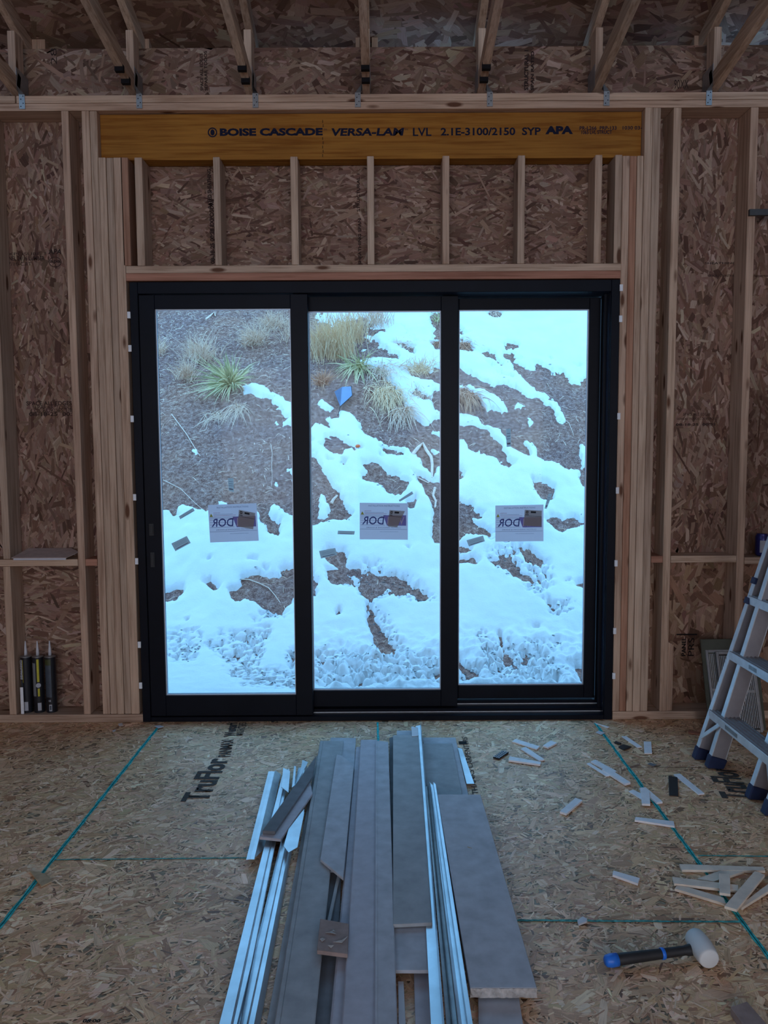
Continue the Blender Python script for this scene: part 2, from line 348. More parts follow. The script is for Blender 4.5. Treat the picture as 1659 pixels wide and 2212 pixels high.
def flake_mesh(name, parts, boxes):
    """parts: flakes() outputs; boxes: list of (x0,x1,y0,y1,z0,z1) core boxes"""
    V = [p[0] for p in parts]; nf = sum(p[1] for p in parts); C = [p[2] for p in parts]; U = [p[3] for p in parts]
    V = np.concatenate(V); C = np.concatenate(C); U = np.concatenate(U)
    bv = []; bf = []
    for (x0,x1,y0,y1,z0,z1) in boxes:
        o = len(bv); bv += [(x0,y0,z0),(x1,y0,z0),(x1,y1,z0),(x0,y1,z0),(x0,y0,z1),(x1,y0,z1),(x1,y1,z1),(x0,y1,z1)]
        bf += [[o+i for i in f] for f in ((3,2,1,0),(4,5,6,7),(0,1,5,4),(1,2,6,5),(2,3,7,6),(3,0,4,7))]
    nv = len(V); av = np.concatenate([V, np.array(bv).reshape(-1,3)]); 
    loops = np.concatenate([np.arange(nf*8), np.array(bf, int).ravel() + nv]).astype(np.int32)
    starts = np.concatenate([np.arange(nf)*8, nf*8 + np.arange(len(bf))*4]).astype(np.int32)
    me = bpy.data.meshes.new(name); me.vertices.add(len(av)); me.vertices.foreach_set('co', av.ravel())
    me.loops.add(len(loops)); me.loops.foreach_set('vertex_index', loops)
    me.polygons.add(len(starts)); me.polygons.foreach_set('loop_start', starts)
    me.update(calc_edges=True)
    at = me.attributes.new('strand', 'FLOAT_COLOR', 'POINT')
    cc = np.ones((len(av), 4)); cc[:nv, :3] = C; cc[nv:, :3] = C.mean(0)*0.6; at.data.foreach_set('color', cc.ravel())
    uvl = me.uv_layers.new(name='grain'); uu = np.concatenate([U, np.array(bv).reshape(-1,3)[:, :2]])[loops]; uvl.data.foreach_set('uv', uu.ravel())
    return me

# ---------------------------------------------------------------- key levels taken from the photograph
zPT = W(700, 203).z; zPM = W(700, 219.5).z; zPB = W(700, 236).z           # double top plate
zBT = W(250, 1543).z                                                     # top of bottom plate
zBL0, zBL1 = W(300, 1222).z, W(300, 1207).z                              # blocking row
zLV0, zLV1 = W(213, 340).z, zPB - 0.003                                  # header beam
zH0, zHM, zH1 = W(700, 605).z, W(700, 588).z, W(700, 572).z              # double plate above the door
def xw(px, py): return W(px, py).x
DX0, DX1 = xw(293, 1084), xw(1331.5, 1084)                               # door frame outer edges
DZ1 = W(809, 606).z - 0.001
OY = 0.14                                                                # inner face of the sheathing
XL, XR, YR = -3.3, 3.3, -9.0
zJT = W(800, 102, OY).z                                                  # top edge of sheathing between the trusses
zHC = W(275, 50, 0.0).z                                                 # underside of top chord at the heel
SL = 0.333
def zroof(y): return zHC + 0.096 + (0.0 - y)*SL
RY = -4.5

# ---------------------------------------------------------------- room shell
to_wall = lambda u, v, o: np.stack([u, OY - 0.0002 - o, v], -1)
hole = (DX0+0.03, DX1-0.03, -1, DZ1-0.03)
zs = W(200, 1215).z
P = []
P.append(flakes(-2.45, DX0, zs, zPT, 9500, .10, .019, math.pi/2, .42, WALLP, WALLW, to_wall))        # left upper sheet, strands upright
P.append(flakes(-2.45, DX0, 0, zs, 5200, .11, .018, 0.0, .38, WALLP, WALLW, to_wall))
P.append(flakes(DX0-0.02, DX1+0.02, DZ1-.03, zPT, 10500, .09, .017, 0.0, .5, WALLP, WALLW, to_wall))
P.append(flakes(DX1, 2.6, zs, zPT, 9000, .10, .020, math.pi/2, .45, WALLP, WALLW, to_wall))
P.append(flakes(DX1, 2.6, 0, zs, 3600, .13, .034, math.pi/2, .6, WALLP*np.array([1.12,1.08,1.0]), WALLW, to_wall))
P.append(flakes(-2.6, 2.7, zPT-.02, zJT, 6500, .12, .025, 0.0, .55, WALLP*0.92, WALLW, to_wall))
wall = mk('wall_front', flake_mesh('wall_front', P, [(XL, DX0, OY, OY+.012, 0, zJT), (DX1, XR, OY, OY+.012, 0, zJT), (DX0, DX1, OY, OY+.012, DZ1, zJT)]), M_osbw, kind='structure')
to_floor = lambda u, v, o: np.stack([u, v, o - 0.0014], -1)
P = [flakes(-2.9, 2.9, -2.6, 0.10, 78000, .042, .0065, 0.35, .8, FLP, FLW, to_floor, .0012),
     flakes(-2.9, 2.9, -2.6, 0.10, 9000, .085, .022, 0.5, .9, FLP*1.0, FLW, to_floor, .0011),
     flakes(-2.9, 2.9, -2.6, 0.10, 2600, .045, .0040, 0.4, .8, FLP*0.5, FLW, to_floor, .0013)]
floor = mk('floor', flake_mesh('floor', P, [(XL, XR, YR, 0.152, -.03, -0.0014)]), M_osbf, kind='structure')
b = NB(); bx(b, XL-.1, XL, YR, .15, 0, 3.9); mk('wall_left', b, M_osb, kind='structure')
b = NB(); bx(b, XR, XR+.1, YR, .15, 0, 3.9); mk('wall_right', b, M_osb, kind='structure')
b = NB()
for (x0,x1,z0,z1) in ((XL,-2.8,0,5.4),(-.4,.4,0,5.4),(2.8,XR,0,5.4),(-2.8,-.4,0,.7),(-2.8,-.4,3.1,5.4),(.4,2.8,0,.7),(.4,2.8,3.1,5.4)): bx(b, x0,x1,YR-.1,YR,z0,z1)
mk('wall_back', b, M_osb, kind='structure')
for i, (x0, x1) in enumerate(((-2.8,-.4),(.4,2.8))):
    b = NB()
    for (a0,a1,c0,c1) in ((x0,x0+.05,.7,3.1),(x1-.05,x1,.7,3.1),(x0+.05,x1-.05,.7,.75),(x0+.05,x1-.05,3.05,3.1)): bx(b,a0,a1,YR-.08,YR-.03,c0,c1)
    mk('window_%d' % (i+2), b, M_black, kind='structure')
# roof sheathing, two slopes; underside carries strands where it can be seen
P = [flakes(-2.9, 2.9, -1.2, 0.62, 5200, .13, .03, 0.0, .6, WALLP*0.9, WALLW, lambda u, v, o: np.stack([u, v, zroof(v) - 0.0003 - o], -1))]
me = flake_mesh('ceiling', P, [])
bb = NB(); bb.from_mesh(me)
lay = bb.verts.layers.float_color.get('strand')
def slab(y0, y1, z0, z1):
    vs = [bb.verts.new(c) for c in ((XL-.2,y0,z0),(XR+.2,y0,z0),(XR+.2,y1,z1),(XL-.2,y1,z1),(XL-.2,y0,z0+.02),(XR+.2,y0,z0+.02),(XR+.2,y1,z1+.02),(XL-.2,y1,z1+.02))]
    for v in vs: v[lay] = (0.22, 0.13, 0.09, 1)
    for f in ((3,2,1,0),(4,5,6,7),(0,1,5,4),(1,2,6,5),(2,3,7,6),(3,0,4,7)): bb.faces.new([vs[i] for i in f])
slab(RY, 0.66, zroof(RY), zroof(.66)); slab(YR-.5, RY, zroof(RY) + SL*(YR-.5-RY), zroof(RY))
bb.to_mesh(me); bb.free()
mk('ceiling', me, M_osbw, kind='structure')
b = NB(); bx(b, XL-.2, XR+.2, .66, .70, zroof(.66)-.16, zroof(.66)+.02); mk('trim_1', b, M_stud, kind='structure')   # fascia under the eave
b = NB(); zso = zroof(.66)-.15
bx(b, XL-.2, -.42, .155, .66, zso-.012, zso); bx(b, .72, 1.68, .155, .66, zso-.012, zso); bx(b, -.30, .0, .155, .66, zso-.012, zso)
mk('trim_2', b, M_osb, kind='structure')                                                                            # soffit boards

# printed stamps on sheathing and floor
ZW = OY - 0.0022
def wtext(s, px0, py0, px1, py1, mat, bold=0.0, vertical=False, shear=0.0, y=ZW, parent=None):
    a, c = W(px0, py1, y), W(px1, py0, y)
    if not vertical: bm = text_bm(s, c.x-a.x, c.z-a.z, (1,0,0), (0,0,1), a, bold, shear)
    else: bm = text_bm(s, c.z-a.z, c.x-a.x, (0,0,1), (-1,0,0), (c.x, y, a.z), bold, shear)
    return bm
L = [wtext('SPACE ALL EDGES 1/8"', 57, 866, 178, 876, None, .02), wtext('SEPARAR TODOS', 70, 876, 160, 884, None), wtext('LOS BORDES 1/8"', 68, 882, 160, 891, None),
     wtext('08-18-25  00:28', 63, 890, 172, 899, None, .02), wtext('APA', 104, 538, 132, 549, None, .03, shear=.2), wtext('EXPOSURE 1', 10, 545, 98, 552, None),
     wtext('PANEL 24/16 LUMBER', 8, 553, 96, 563, None, .02), wtext('7/16 CAT', 18, 566, 68, 574, None), wtext('apa', 108, 562, 131, 570, None, .03)]
c0 = W(119, 566, ZW); ring = NB()
for k in range(28):
    a0, a1 = 2*math.pi*k/28, 2*math.pi*(k+1)/28
    ring.faces.new([ring.verts.new((c0.x + r*math.cos(a), ZW, c0.z + r*.8*math.sin(a))) for r, a in ((.034,a0),(.034,a1),(.030,a1),(.030,a0))])
L.append(ring); mk('printed_lettering', joinbm(L), M_inkw, wall)
L = [wtext('SHEATHING', 1522, 566, 1590, 571, None, .02), wtext('VERTICAL / STRENGTH AXIS', 1528, 593, 1592, 598, None, .02), wtext('STRENGTH AXIS THIS DIRECTION', 1598, 594, 1659, 599, None, .02),
     wtext('SPACE ALL EDGES', 1476, 892, 1535, 898, None), wtext('SEPARAR TODOS LOS BORDES', 1462, 902, 1548, 907, None), wtext('08-18-25  00:31', 1460, 914, 1545, 920, None, .03)]
mk('printed_lettering', joinbm(L), M_inkw, wall)
L = [wtext('STRUCTURAL 1', 771, 375, 777, 457, None, .03, True), wtext('SHEATHING SPAN', 774, 472, 780, 572, None, .03, True), wtext('08-18-25 00:28 EXPOSURE', 455, 430, 461, 570, None, .04, True),
     wtext('RATED SHEATHING', 449, 365, 456, 450, None, .04, True), wtext('SPACE ALL EDGES', 433, 115, 438, 196, None, .03, True), wtext('SEPARAR TODOS', 442, 110, 447, 196, None, .03, True),
     wtext('28', 110, 104, 122, 140, None, .0, True), wtext('STRUCTURAL 1', 1132, 108, 1142, 195, None, .05, True), wtext('SPAN RATED', 1146, 110, 1154, 195, None, .05, True), wtext('90XX', 1456, 172, 1488, 192, None)]
mk('printed_lettering', joinbm(L), M_inkw, wall)
L = [wtext('PRS', 1486, 1378, 1500, 1417, None, .0, True), wtext('PANEL', 1472, 1376, 1482, 1417, None, .03, True)]
q = NB(); a, c = W(1461, 1372, ZW), W(1506, 1369, ZW); bx(q, a.x, c.x, ZW-.0004, ZW, a.z, c.z); L.append(q)
mk('printed_lettering', joinbm(L), M_ink, wall)
def ftext(s, p_start, p_end, wid_px, bold=.02, up=-1):
    """lettering running away from the camera; p_start/p_end = pixel ends of the baseline"""
    a, e = F(*p_start, .0012), F(*p_end, .0012); X = e - a; ln = X.length; X.normalize(); Y = Vector((-X.y, X.x, 0)) * (-up) 
    return text_bm(s, ln, wid_px, X, Y, a, bold)
L = [ftext('TruFlor', (449, 1731), (496, 1638), .115, .03), ftext('PANMAX', (498, 1634), (505, 1597), .06, .02), ftext('Western', (508, 1590), (514, 1560), .058, .03),
     ftext('MANUFACTURED', (525, 1588), (533, 1560), .04, .01), ftext('TruFlor', (1632, 1729), (1588, 1660), .13, .03),
     ftext('THANKS CARPENTERS', (1034, 1716), (1009, 1592), .026, .0)]
mk('printed_lettering', joinbm(L), M_inkf, floor)
q = NB(); a = F(992, 1608, .0012); bx(q, a.x, a.x+.04, a.y, a.y+.04, .001, .0015)
mk('printed_mark', q, M_ink, floor)
mk('printed_lettering', joinbm([text_bm('08:00', .045, .012, (1,0,0), (0,1,0), F(177, 2209, .0012), .03)]), M_ink, floor)
# chalk lines snapped on the floor
def chalk(p, q, w, mat, z=.0013):
    a, c = F(*p, z), F(*q, z); d = (c-a).normalized(); s = Vector((-d.y, d.x, 0)); bm = NB(); n = 60
    prev = None; rr = random.Random(int(p[0]*7+q[1]))
    for i in range(n+1):
        t = i/n; m_ = a.lerp(c, t); w1, w2 = w*rr.uniform(.55, 1.1), w*rr.uniform(.55, 1.1)
        cur = (bm.verts.new(m_ + s*w1/2), bm.verts.new(m_ - s*w2/2))
        if prev: bm.faces.new((prev[0], prev[1], cur[1], cur[0]))
        prev = cur
    mk('chalk_line', bm, mat, floor)
chalk((341, 1571), (-120, 2153), .018, M_chalk); chalk((1286, 1562), (1760, 2202), .018, M_chalk); chalk((815.5, 1560), (819, 1640), .013, M_chalk)
chalk((118, 1857), (540, 1853), .008, M_chalkh); chalk((1105, 1988), (1606, 1991), .011, M_chalkh); chalk((1508, 1848), (1700, 1850), .009, M_chalkh); chalk((1370, 1657), (1560, 1658), .004, M_inkf)
M_core_l = plain('dark_teal_chalk', (0.01, 0.11, 0.12), 0.95, 0, 0.4, 60, 0.0)
chalk((1290, 1567), (1760, 2202), .004, M_core_l, .0017); chalk((338, 1575), (-120, 2153), .004, M_core_l, .0017)

# ---------------------------------------------------------------- wall framing
def stud(name, xl, xr, pyref, z0, z1, mat, label, group, y1=OY-.003, y0=0.0):
    a, c = xw(xl, pyref), xw(xr, pyref); b = NB(); bx(b, a+.0009, c-.0009, y0, y1, z0+.0006, z1-.0006, .0025)
    return mk(name, b, mat, None, label, 'stud', group)
gL, gR = 'studs packed left of the door', 'studs packed right of the door'
stud('king_stud', 187, 204, 572, zBT, zPB, M_stud, 'outermost full height stud of the packed row left of the black door', gL)
stud('king_stud', 204, 220, 572, zBT, zPB, M_stud, 'full height stud butting the left end of the orange header beam', gL, y0=.002)
stud('jack_stud', 220, 236, 572, zBT, zLV0, M_stud, 'outermost of the three studs carrying the left end of the orange beam', gL, y0=-.002)
stud('jack_stud', 236, 251.5, 572, zBT, zLV0, M_stud, 'middle of the three studs carrying the left end of the orange beam', gL, y0=.003)
stud('jack_stud', 251.5, 271, 572, zBT, zLV0, M_stud, 'stud touching the left side of the black door frame', gL)
stud('jack_stud', 1333.5, 1349, 960, zBT, zLV0-.005, M_stud, 'stud touching the right side of the black door frame', gR)
stud('jack_stud', 1349, 1364, 960, zBT, zLV0-.005, M_red, 'brownish middle stud of the three carrying the right end of the orange beam', gR, y0=.002)
stud('jack_stud', 1364, 1378, 960, zBT, zLV0-.005, M_stud, 'outermost of the three studs carrying the right end of the orange beam', gR)
stud('king_stud', 1378, 1395, 960, zBT, zPB, M_stud, 'full height stud butting the right end of the orange header beam', gR, y0=-.002)
stud('king_stud', 1395, 1412, 960, zBT, zPB, M_stud, 'outermost full height stud of the packed row right of the black door', gR)
gC = 'short studs between the header beam and the door'
stud('cripple_stud', 266, 283, 560, zH1, zLV0, M_red, 'reddish short stud against the left jack studs above the door', gC)
ords = ['first', 'second', 'third', 'fourth', 'fifth', 'sixth', 'seventh']
for i, (a, c) in enumerate(((293,310),(462,477),(628,644.5),(793,808.5),(955.5,971),(1118,1134),(1284,1300))):
    stud('cripple_stud', a, c, 455, zH1, zLV0, M_stud, '%s spaced short stud from the left between orange beam and door' % ords[i], gC)
stud('cripple_stud', 1327, 1343, 455, zH1, zLV0, M_stud, 'rough edged short stud against the right jack studs above the door', gC)
stud('wall_stud', -3, 13, 1000, zBL1, zPB, M_stud, 'pine stud at the far left edge of the picture, above the blocking', 'spaced wall studs')
stud('wall_stud', 20, 36, 1540, zBT, zBL0, M_stud, 'short lower stud left of the three caulk tubes, below the blocking', 'spaced wall studs')
stud('wall_stud', 160, 176, 1000, zBT, zPB, M_stud, 'full height stud between the folder shelf bay and the packed studs left of the door', 'spaced wall studs')
stud('wall_stud', 1438, 1455, 960, zBT, zPB, M_stud, 'full height stud just right of the packed studs, with thin laths standing against it', 'spaced wall studs')
stud('wall_stud', 1599, 1616, 960, zBT, zPB, M_stud, 'full height stud behind the ladder at the right edge', 'spaced wall studs')
stud('wall_stud', 1768, 1784, 960, zBT, zPB, M_stud, 'full height stud beyond the right edge of the picture', 'spaced wall studs')
stud('wall_stud', -175, -159, 960, zBT, zPB, M_stud, 'full height stud beyond the left edge of the picture', 'spaced wall studs')
def plate(name, x0, x1, z0, z1, mat, label, cat, group=None, y0=0.0, y1=OY-.003):
    b = NB(); bx(b, x0, x1, y0, y1, z0+.0006, z1-.0006, .0015); return mk(name, b, mat, None, label, cat, group)
plate('top_plate', XL+.01, xw(32, 212), zPM, zPT, M_plate, 'left piece of the upper top plate, left of the small gap', 'plate', 'doubled top plate')
plate('top_plate', xw(35, 212), XR-.01, zPM, zPT, M_plate, 'long upper board of the doubled top plate carrying the trusses', 'plate', 'doubled top plate')
plate('top_plate', XL+.01, XR-.01, zPB, zPM, M_plate, 'long lower board of the doubled top plate, just over the orange beam', 'plate', 'doubled top plate', y0=.002)
plate('bottom_plate', XL+.01, xw(309, 1550)-.001, 0, zBT, M_plate, 'bottom plate on the floor left of the black door', 'plate')
plate('bottom_plate', xw(1323, 1543)+.001, XR-.01, 0, zBT, M_plate, 'bottom plate on the floor right of the black door', 'plate')
plate('header_plate', xw(272, 580), xw(1343, 580)-.004, zHM, zH1, M_plate, 'pale upper board of the doubled plate above the black door', 'plate', 'doubled plate over the door')
plate('header_plate', xw(272, 590), xw(1342, 590)-.004, zH0, zHM, M_redp, 'reddish lower board of the doubled plate touching the black door frame', 'plate', 'doubled plate over the door', y0=-.002)
plate('blocking', XL+.01, xw(160, 1000)-.001, zBL0, zBL1, M_plate, 'horizontal block at the left carrying the folder', 'block', 'blocking row')
plate('blocking', xw(176, 1000)+.001, xw(187, 572)-.001, zBL0, zBL1, M_redp, 'small orange toned block just left of the packed studs', 'block', 'blocking row')
plate('blocking', xw(1412, 960)+.001, xw(1438, 960)-.001, zBL0, zBL1, M_redp, 'small block just right of the packed studs', 'block', 'blocking row')
plate('blocking', xw(1455, 960)+.001, xw(1599, 960)-.001, zBL0, zBL1, M_plate, 'long block between the two studs right of the door', 'block', 'blocking row')
plate('blocking', xw(1616, 960)+.001, XR-.01, zBL0-.01, zBL1-.01, M_plate, 'block at the right edge with the blue can standing on it', 'block', 'blocking row')
# header beam with its stamp
lv = thing('header_beam', 'orange laminated veneer header beam with bold black lettering above the door', 'beam', (0, .09, zLV0))
xa, xc = xw(209.5, 300)+.004, xw(1392, 300)-.003
for k, (ya, yb) in enumerate(((.040, .083), (.0845, .128))):
    b = NB(); bx(b, xa, xc, ya, yb, zLV0, zLV1, .0015); mk('ply', b, M_lvl, lv)
yl = .0395
T = lambda s, a, c, bold, sh=0.0, t=276, bt=294: wtext(s, a, t, c, bt, None, bold, False, sh, yl)
L = [T('BOISE CASCADE', 475, 697, .052), T('VERSA-LAM', 716, 873, .038, .12), T('TM', 699, 706, .0, 0, 278, 282), T('TM', 874, 881, .0, 0, 278, 282), T('LVL', 892, 932, .02),
     T('2.1E-3100/2150  SYP', 952, 1168, .028, 0, 275, 293), T('APA', 1178, 1238, .06, 0, 272, 290), T('PR-L266  PRP-133', 1252, 1332, .02, 0, 272, 281), T('1065 LVL STRUCT', 1256, 1322, .02, 0, 281, 290),
     T('1030 03-1', 1345, 1391, .02, 0, 272, 280)]
ring = NB(); c0 = W(459, 286, yl)
for r1, r2, x0 in ((.0245, .018, 0), (.011, 0.0, 0)):
    for k in range(24):
        a0, a1 = 2*math.pi*k/24, 2*math.pi*(k+1)/24
        if r2: ring.faces.new([ring.verts.new((c0.x + r*math.cos(a), yl, c0.z + r*math.sin(a))) for r, a in ((r1,a0),(r1,a1),(r2,a1),(r2,a0))])
        else: ring.faces.new([ring.verts.new(p) for p in ((c0.x, yl, c0.z), (c0.x+r1*math.cos(a0), yl, c0.z+1.4*r1*math.sin(a0)), (c0.x+r1*math.cos(a1), yl, c0.z+1.4*r1*math.sin(a1)))])
L.append(ring); mk('printed_lettering', joinbm(L), M_inkb, lv)
q = NB()
for i in range(9):
    p1 = W(697 + (i % 2), 262 + i*9.2, yl)
    if i in (2, 3): continue
    bx(q, p1.x-.0015, p1.x+.0015, yl-.0006, yl+.0005, p1.z-.008, p1.z+.006)
mk('joint_line', q, M_ink, lv)

# ---------------------------------------------------------------- roof trusses and hurricane ties
def sbeam(bm, x0, x1, y0, y1, zb0, zb1, h):
    vs = []
    for y, z in ((y0, zb0), (y1, zb1)):
        for x, zz in ((x0, z), (x1, z), (x1, z+h), (x0, z+h)): vs.append(bm.verts.new((x, y, zz)))
    fs = [bm.faces.new([vs[i] for i in f]) for f in ((3,2,1,0),(4,5,6,7),(0,1,5,4),(1,2,6,5),(2,3,7,6),(3,0,4,7))]
    bmesh.ops.bevel(bm, geom=list({e for f in fs for e in f.edges}), offset=.002, segments=1, affect='EDGES')
TS = (28, 283, 536.5, 791, 1041, 1293, 1548); SB = .175
places = ['at the far left, over the left end studs', 'above the left end of the orange beam', 'next left of the middle one', 'in the middle, seen almost edge on',
          'next right of the middle one', 'above the right end of the orange beam', 'at the far right above the ladder bay']
for i, px in enumerate(TS):
    x = xw(px, 200); t = thing('roof_truss', 'raw pine roof truss %s' % places[i], 'truss', (x, .02, zPT), 'roof trusses on the top plate')
    b = NB(); sbeam(b, x-.019, x+.019, -4.4, .135, zPT + 4.45*SB, zPT + .001 - .085*SB + .0, .092); 
    for v in b.verts:
        if v.co.z < zPT + .001: v.co.z = zPT + .001
    mk('bottom_chord', b, M_raft, t)
    b = NB(); sbeam(b, x-.019, x+.019, -4.48, .62, zroof(-4.48)-.095, zroof(.62)-.095, .093); mk('top_chord', b, M_raft, t)
    b = NB(); bx(b, x-.019, x+.019, .002, .091, zPT+.103, zHC-.031, .0015); mk('heel_post', b, M_stud, t)
    b = NB(); p = (x, -.62, zPT+.10+.62*SB+.0); beam(b, (x, -.70, zPT+.09+.70*SB), (x, -1.25, zroof(-1.25)-.095), (1,0,0), .038, .089, .0015); mk('web', b, M_raft, t)
    # galvanised nail plates pressed over the joints
    b = NB()
    for s in (-1, 1): bx(b, *(sorted((x + s*.0195, x + s*.0208))), .0, .13, zPT+.03, zPT+.14)
    mk('nail_plate', b, M_galvd, t)
    if i in (1, 2, 3, 4):
        for pz in (148, 170):
            b = NB()
            for k in (0,):
                zc = W(px, pz, -.15).z; yc = -(zc - .02 - zPT)/SB*0 - (.075 if pz > 160 else .165)
                zl = zPT + (-yc + .05)*SB
                bx(b, x-.0205, x+.0205, yc-.012, yc+.012, zl - .004, zl + .026)
            mk('marker_stripe', b, M_ink, t)
for i, (xa_, xb_, yt_) in enumerate(((61,78,60),(79.5,96,66),(305,321,58),(768,777,60),(803,816,62),(1267,1277,76),(1500,1522,50))):
    a, c = W(xa_, 80, .20), W(xb_, yt_, .20); b = NB(); bx(b, a.x, c.x, .20, .29, zJT-.02, c.z, .001)
    mk('eave_block', b, M_stud, None, 'pale wood block showing over the sheathing edge, %s from the left' % ords[i], 'block', 'blocks outside under the eave')
for i, px in enumerate((48, 301, 552, 773, 1058, 1310, 1531)):
    x = xw(px, 215); xt = xw(TS[i], 200); s = 1 if x > xt else -1
    b = NB(); hw = .0145; zt = zPT + .015
    bx(b, x-hw, x+hw, -.0045, -.0025, zPB+.008, zPT+.004)
    # twisted strap climbing to the side of the truss
    vs1 = [b.verts.new((x-hw, -.003, zPT+.002)), b.verts.new((x+hw, -.003, zPT+.002))]
    xs_ = xt + s*.0212
    vs2 = [b.verts.new((xs_, .0, zPT+.05)), b.verts.new((xs_, .03, zPT+.035))]
    vs3 = [b.verts.new((xs_, .02, zPT+.12)), b.verts.new((xs_, .05, zPT+.11))]
    if s > 0: vs2.reverse(); vs3.reverse(); 
    b.faces.new((vs1[0], vs1[1], vs2[1], vs2[0])); b.faces.new((vs2[0], vs2[1], vs3[1], vs3[0]))
    bmesh.ops.solidify(b, geom=b.faces[-2:], thickness=.0012)
    r = mk('hurricane_tie', b, M_galvd, None, 'hurricane tie under the truss %s' % places[i], 'bracket', 'hurricane ties')
    b = NB()
    for (dx, dz) in ((-.006, .02), (.006, .035), (-.005, .055), (.006, .07)):
        bx(b, x+dx-.0022, x+dx+.0022, -.0056, -.0044, zPB+.0+dz-.0022, zPB+dz+.0022)
    mk('nail', b, M_ink, r)

# ---------------------------------------------------------------- sliding door
door = thing('door_1', None, None, (0, .1, 0)); props(door, kind='structure')
FD = .205
Ji = W(311, 1084, .0).x; Jr = W(1313, 1084, 0).x
b = NB(); bx(b, DX0+.002, Ji, .0, FD, .0, DZ1, .002); bx(b, Jr, DX1-.002, .0, FD, .0, DZ1, .002)
zhd = W(800, 632, 0).z
bx(b, Ji, Jr, .001, FD, zhd, DZ1, .002)
bx(b, Ji, Jr, .001, .062, .0, .026, .002); bx(b, Ji, Jr, .062, .132, .0, .046, .002); bx(b, Ji, Jr, .132, FD, .0, .066, .002)
bx(b, Jr-.018, Jr, .066, .076, .046, zhd, .001); bx(b, Jr-.014, Jr, .128, .136, .066, zhd, .001); bx(b, Ji, Ji+.012, .066, .076, .046, zhd, .001)
mk('frame', b, M_black, door)
b = NB(); bx(b, Jr-.0035, Jr-.0005, .012, .064, .028, zhd-.002, .0012); bx(b, Jr-.0035, Jr-.0005, .078, .126, .05, zhd-.002, .0012); mk('jamb_highlight_strip', b, M_bgl, door)  # glossy strips added on the right jamb to catch a highlight
b = NB(); bx(b, Ji, Jr, .058, .0612, .026, .030, .0004); mk('track', b, M_alu, door); b = NB(); bx(b, Ji, Jr, .128, .1312, .046, .050, .0004); mk('track', b, M_alu, door)
PAN = [dict(y=.008, gy=.034, gx=(346.5, 633.5), top=667, bot=1502), dict(y=.074, gy=.102, gx=(671.5, 952.5), top=671.5, bot=1491), dict(y=.140, gy=.168, gx=(990.5, 1266.5), top=668.5, bot=1480)]
for i, p in enumerate(PAN):
    cx = sum(p['gx'])/2; gx0, gx1 = W(p['gx'][0], 1084, p['gy']-.02).x, W(p['gx'][1], 1084, p['gy']-.02).x
    gz1, gz0 = W(cx, p['top'], p['gy']-.02).z, W(cx, p['bot'], p['gy']-.02).z
    y0, y1 = p['y'], p['y'] + .052
    x0 = Ji + .001 if i == 0 else gx0 - .085
    x1 = (W(PAN[i+1]['gx'][0]-1.5, 1084, y0).x) if i < 2 else W(1291, 1084, y0).x
    zt = zhd - .004; zb = (.030, .054, .074)[i]
    leafp = thing('sliding_panel', None, None, (0, .1, 0)); leafp.parent = door; leafp.location = (0, 0, 0)
    b = NB(); bx(b, x0, gx0, y0, y1, zb, zt, .002); bx(b, gx1, x1, y0, y1, zb, zt, .002); bx(b, gx0, gx1, y0+.001, y1-.001, gz1, zt, .002); bx(b, gx0, gx1, y0+.001, y1-.001, zb, gz0, .002)
    # glazing bead
    gy = p['gy']
    mk('stile_and_rail', b, M_black, leafp)
    b = NB(); s = .0055; ys = gy - .012
    bx(b, gx0, gx0+s, ys, gy-.004, gz0, gz1); bx(b, gx1-s, gx1, ys, gy-.004, gz0, gz1); bx(b, gx0+s, gx1-s, ys, gy-.004, gz0, gz0+s); bx(b, gx0+s, gx1-s, ys, gy-.004, gz1-s, gz1)
    mk('glazing_spacer', b, M_spacer, leafp)
    b = NB(); bx(b, gx0, gx1, gy-.003, gy+.003, gz0, gz1); mk('glass_pane', b, M_glass, leafp)
    p.update(x0=gx0, x1=gx1, z0=gz0, z1=gz1, yin=gy-.0038)
    if i == 0:
        b = NB()
        for (pa, pb) in (((322,1131),(333,1157)), ((325,1193),(335,1225))):
            a, c = W(*pa, y0), W(*pb, y0); bx(b, a.x, c.x, y0-.004, y0, c.z, a.z, .001); bx(b, a.x+.006, c.x-.004, y0-.007, y0-.004, c.z+.01, a.z-.01, .001)
        mk('latch', b, M_rubk, leafp)
# shims between frame and studs
k = 0
for side, ys_ in (('left', (681, 753, 905, 1074, 1212, 1392, 1480)), ('right', (628, 695, 905, 1065, 1222, 1368, 1465))):
    for j, py in enumerate(ys_):
        if side == 'left': xe = DX0; xs0, xs1 = xe - .010, xe + .006
        else: xe = DX1; xs0, xs1 = xe - .006, xe + .010
        zc = W(300, py).z; b = NB(); bx(b, xs0, xs1, -.010, -.003, zc-.017, zc+.017, .0008)
        mk('shim_stub', b, M_shim, None, 'shim end at the %s edge of the door frame, %s from the top' % (side, ords[j]), 'shim', 'shim ends around the door frame')

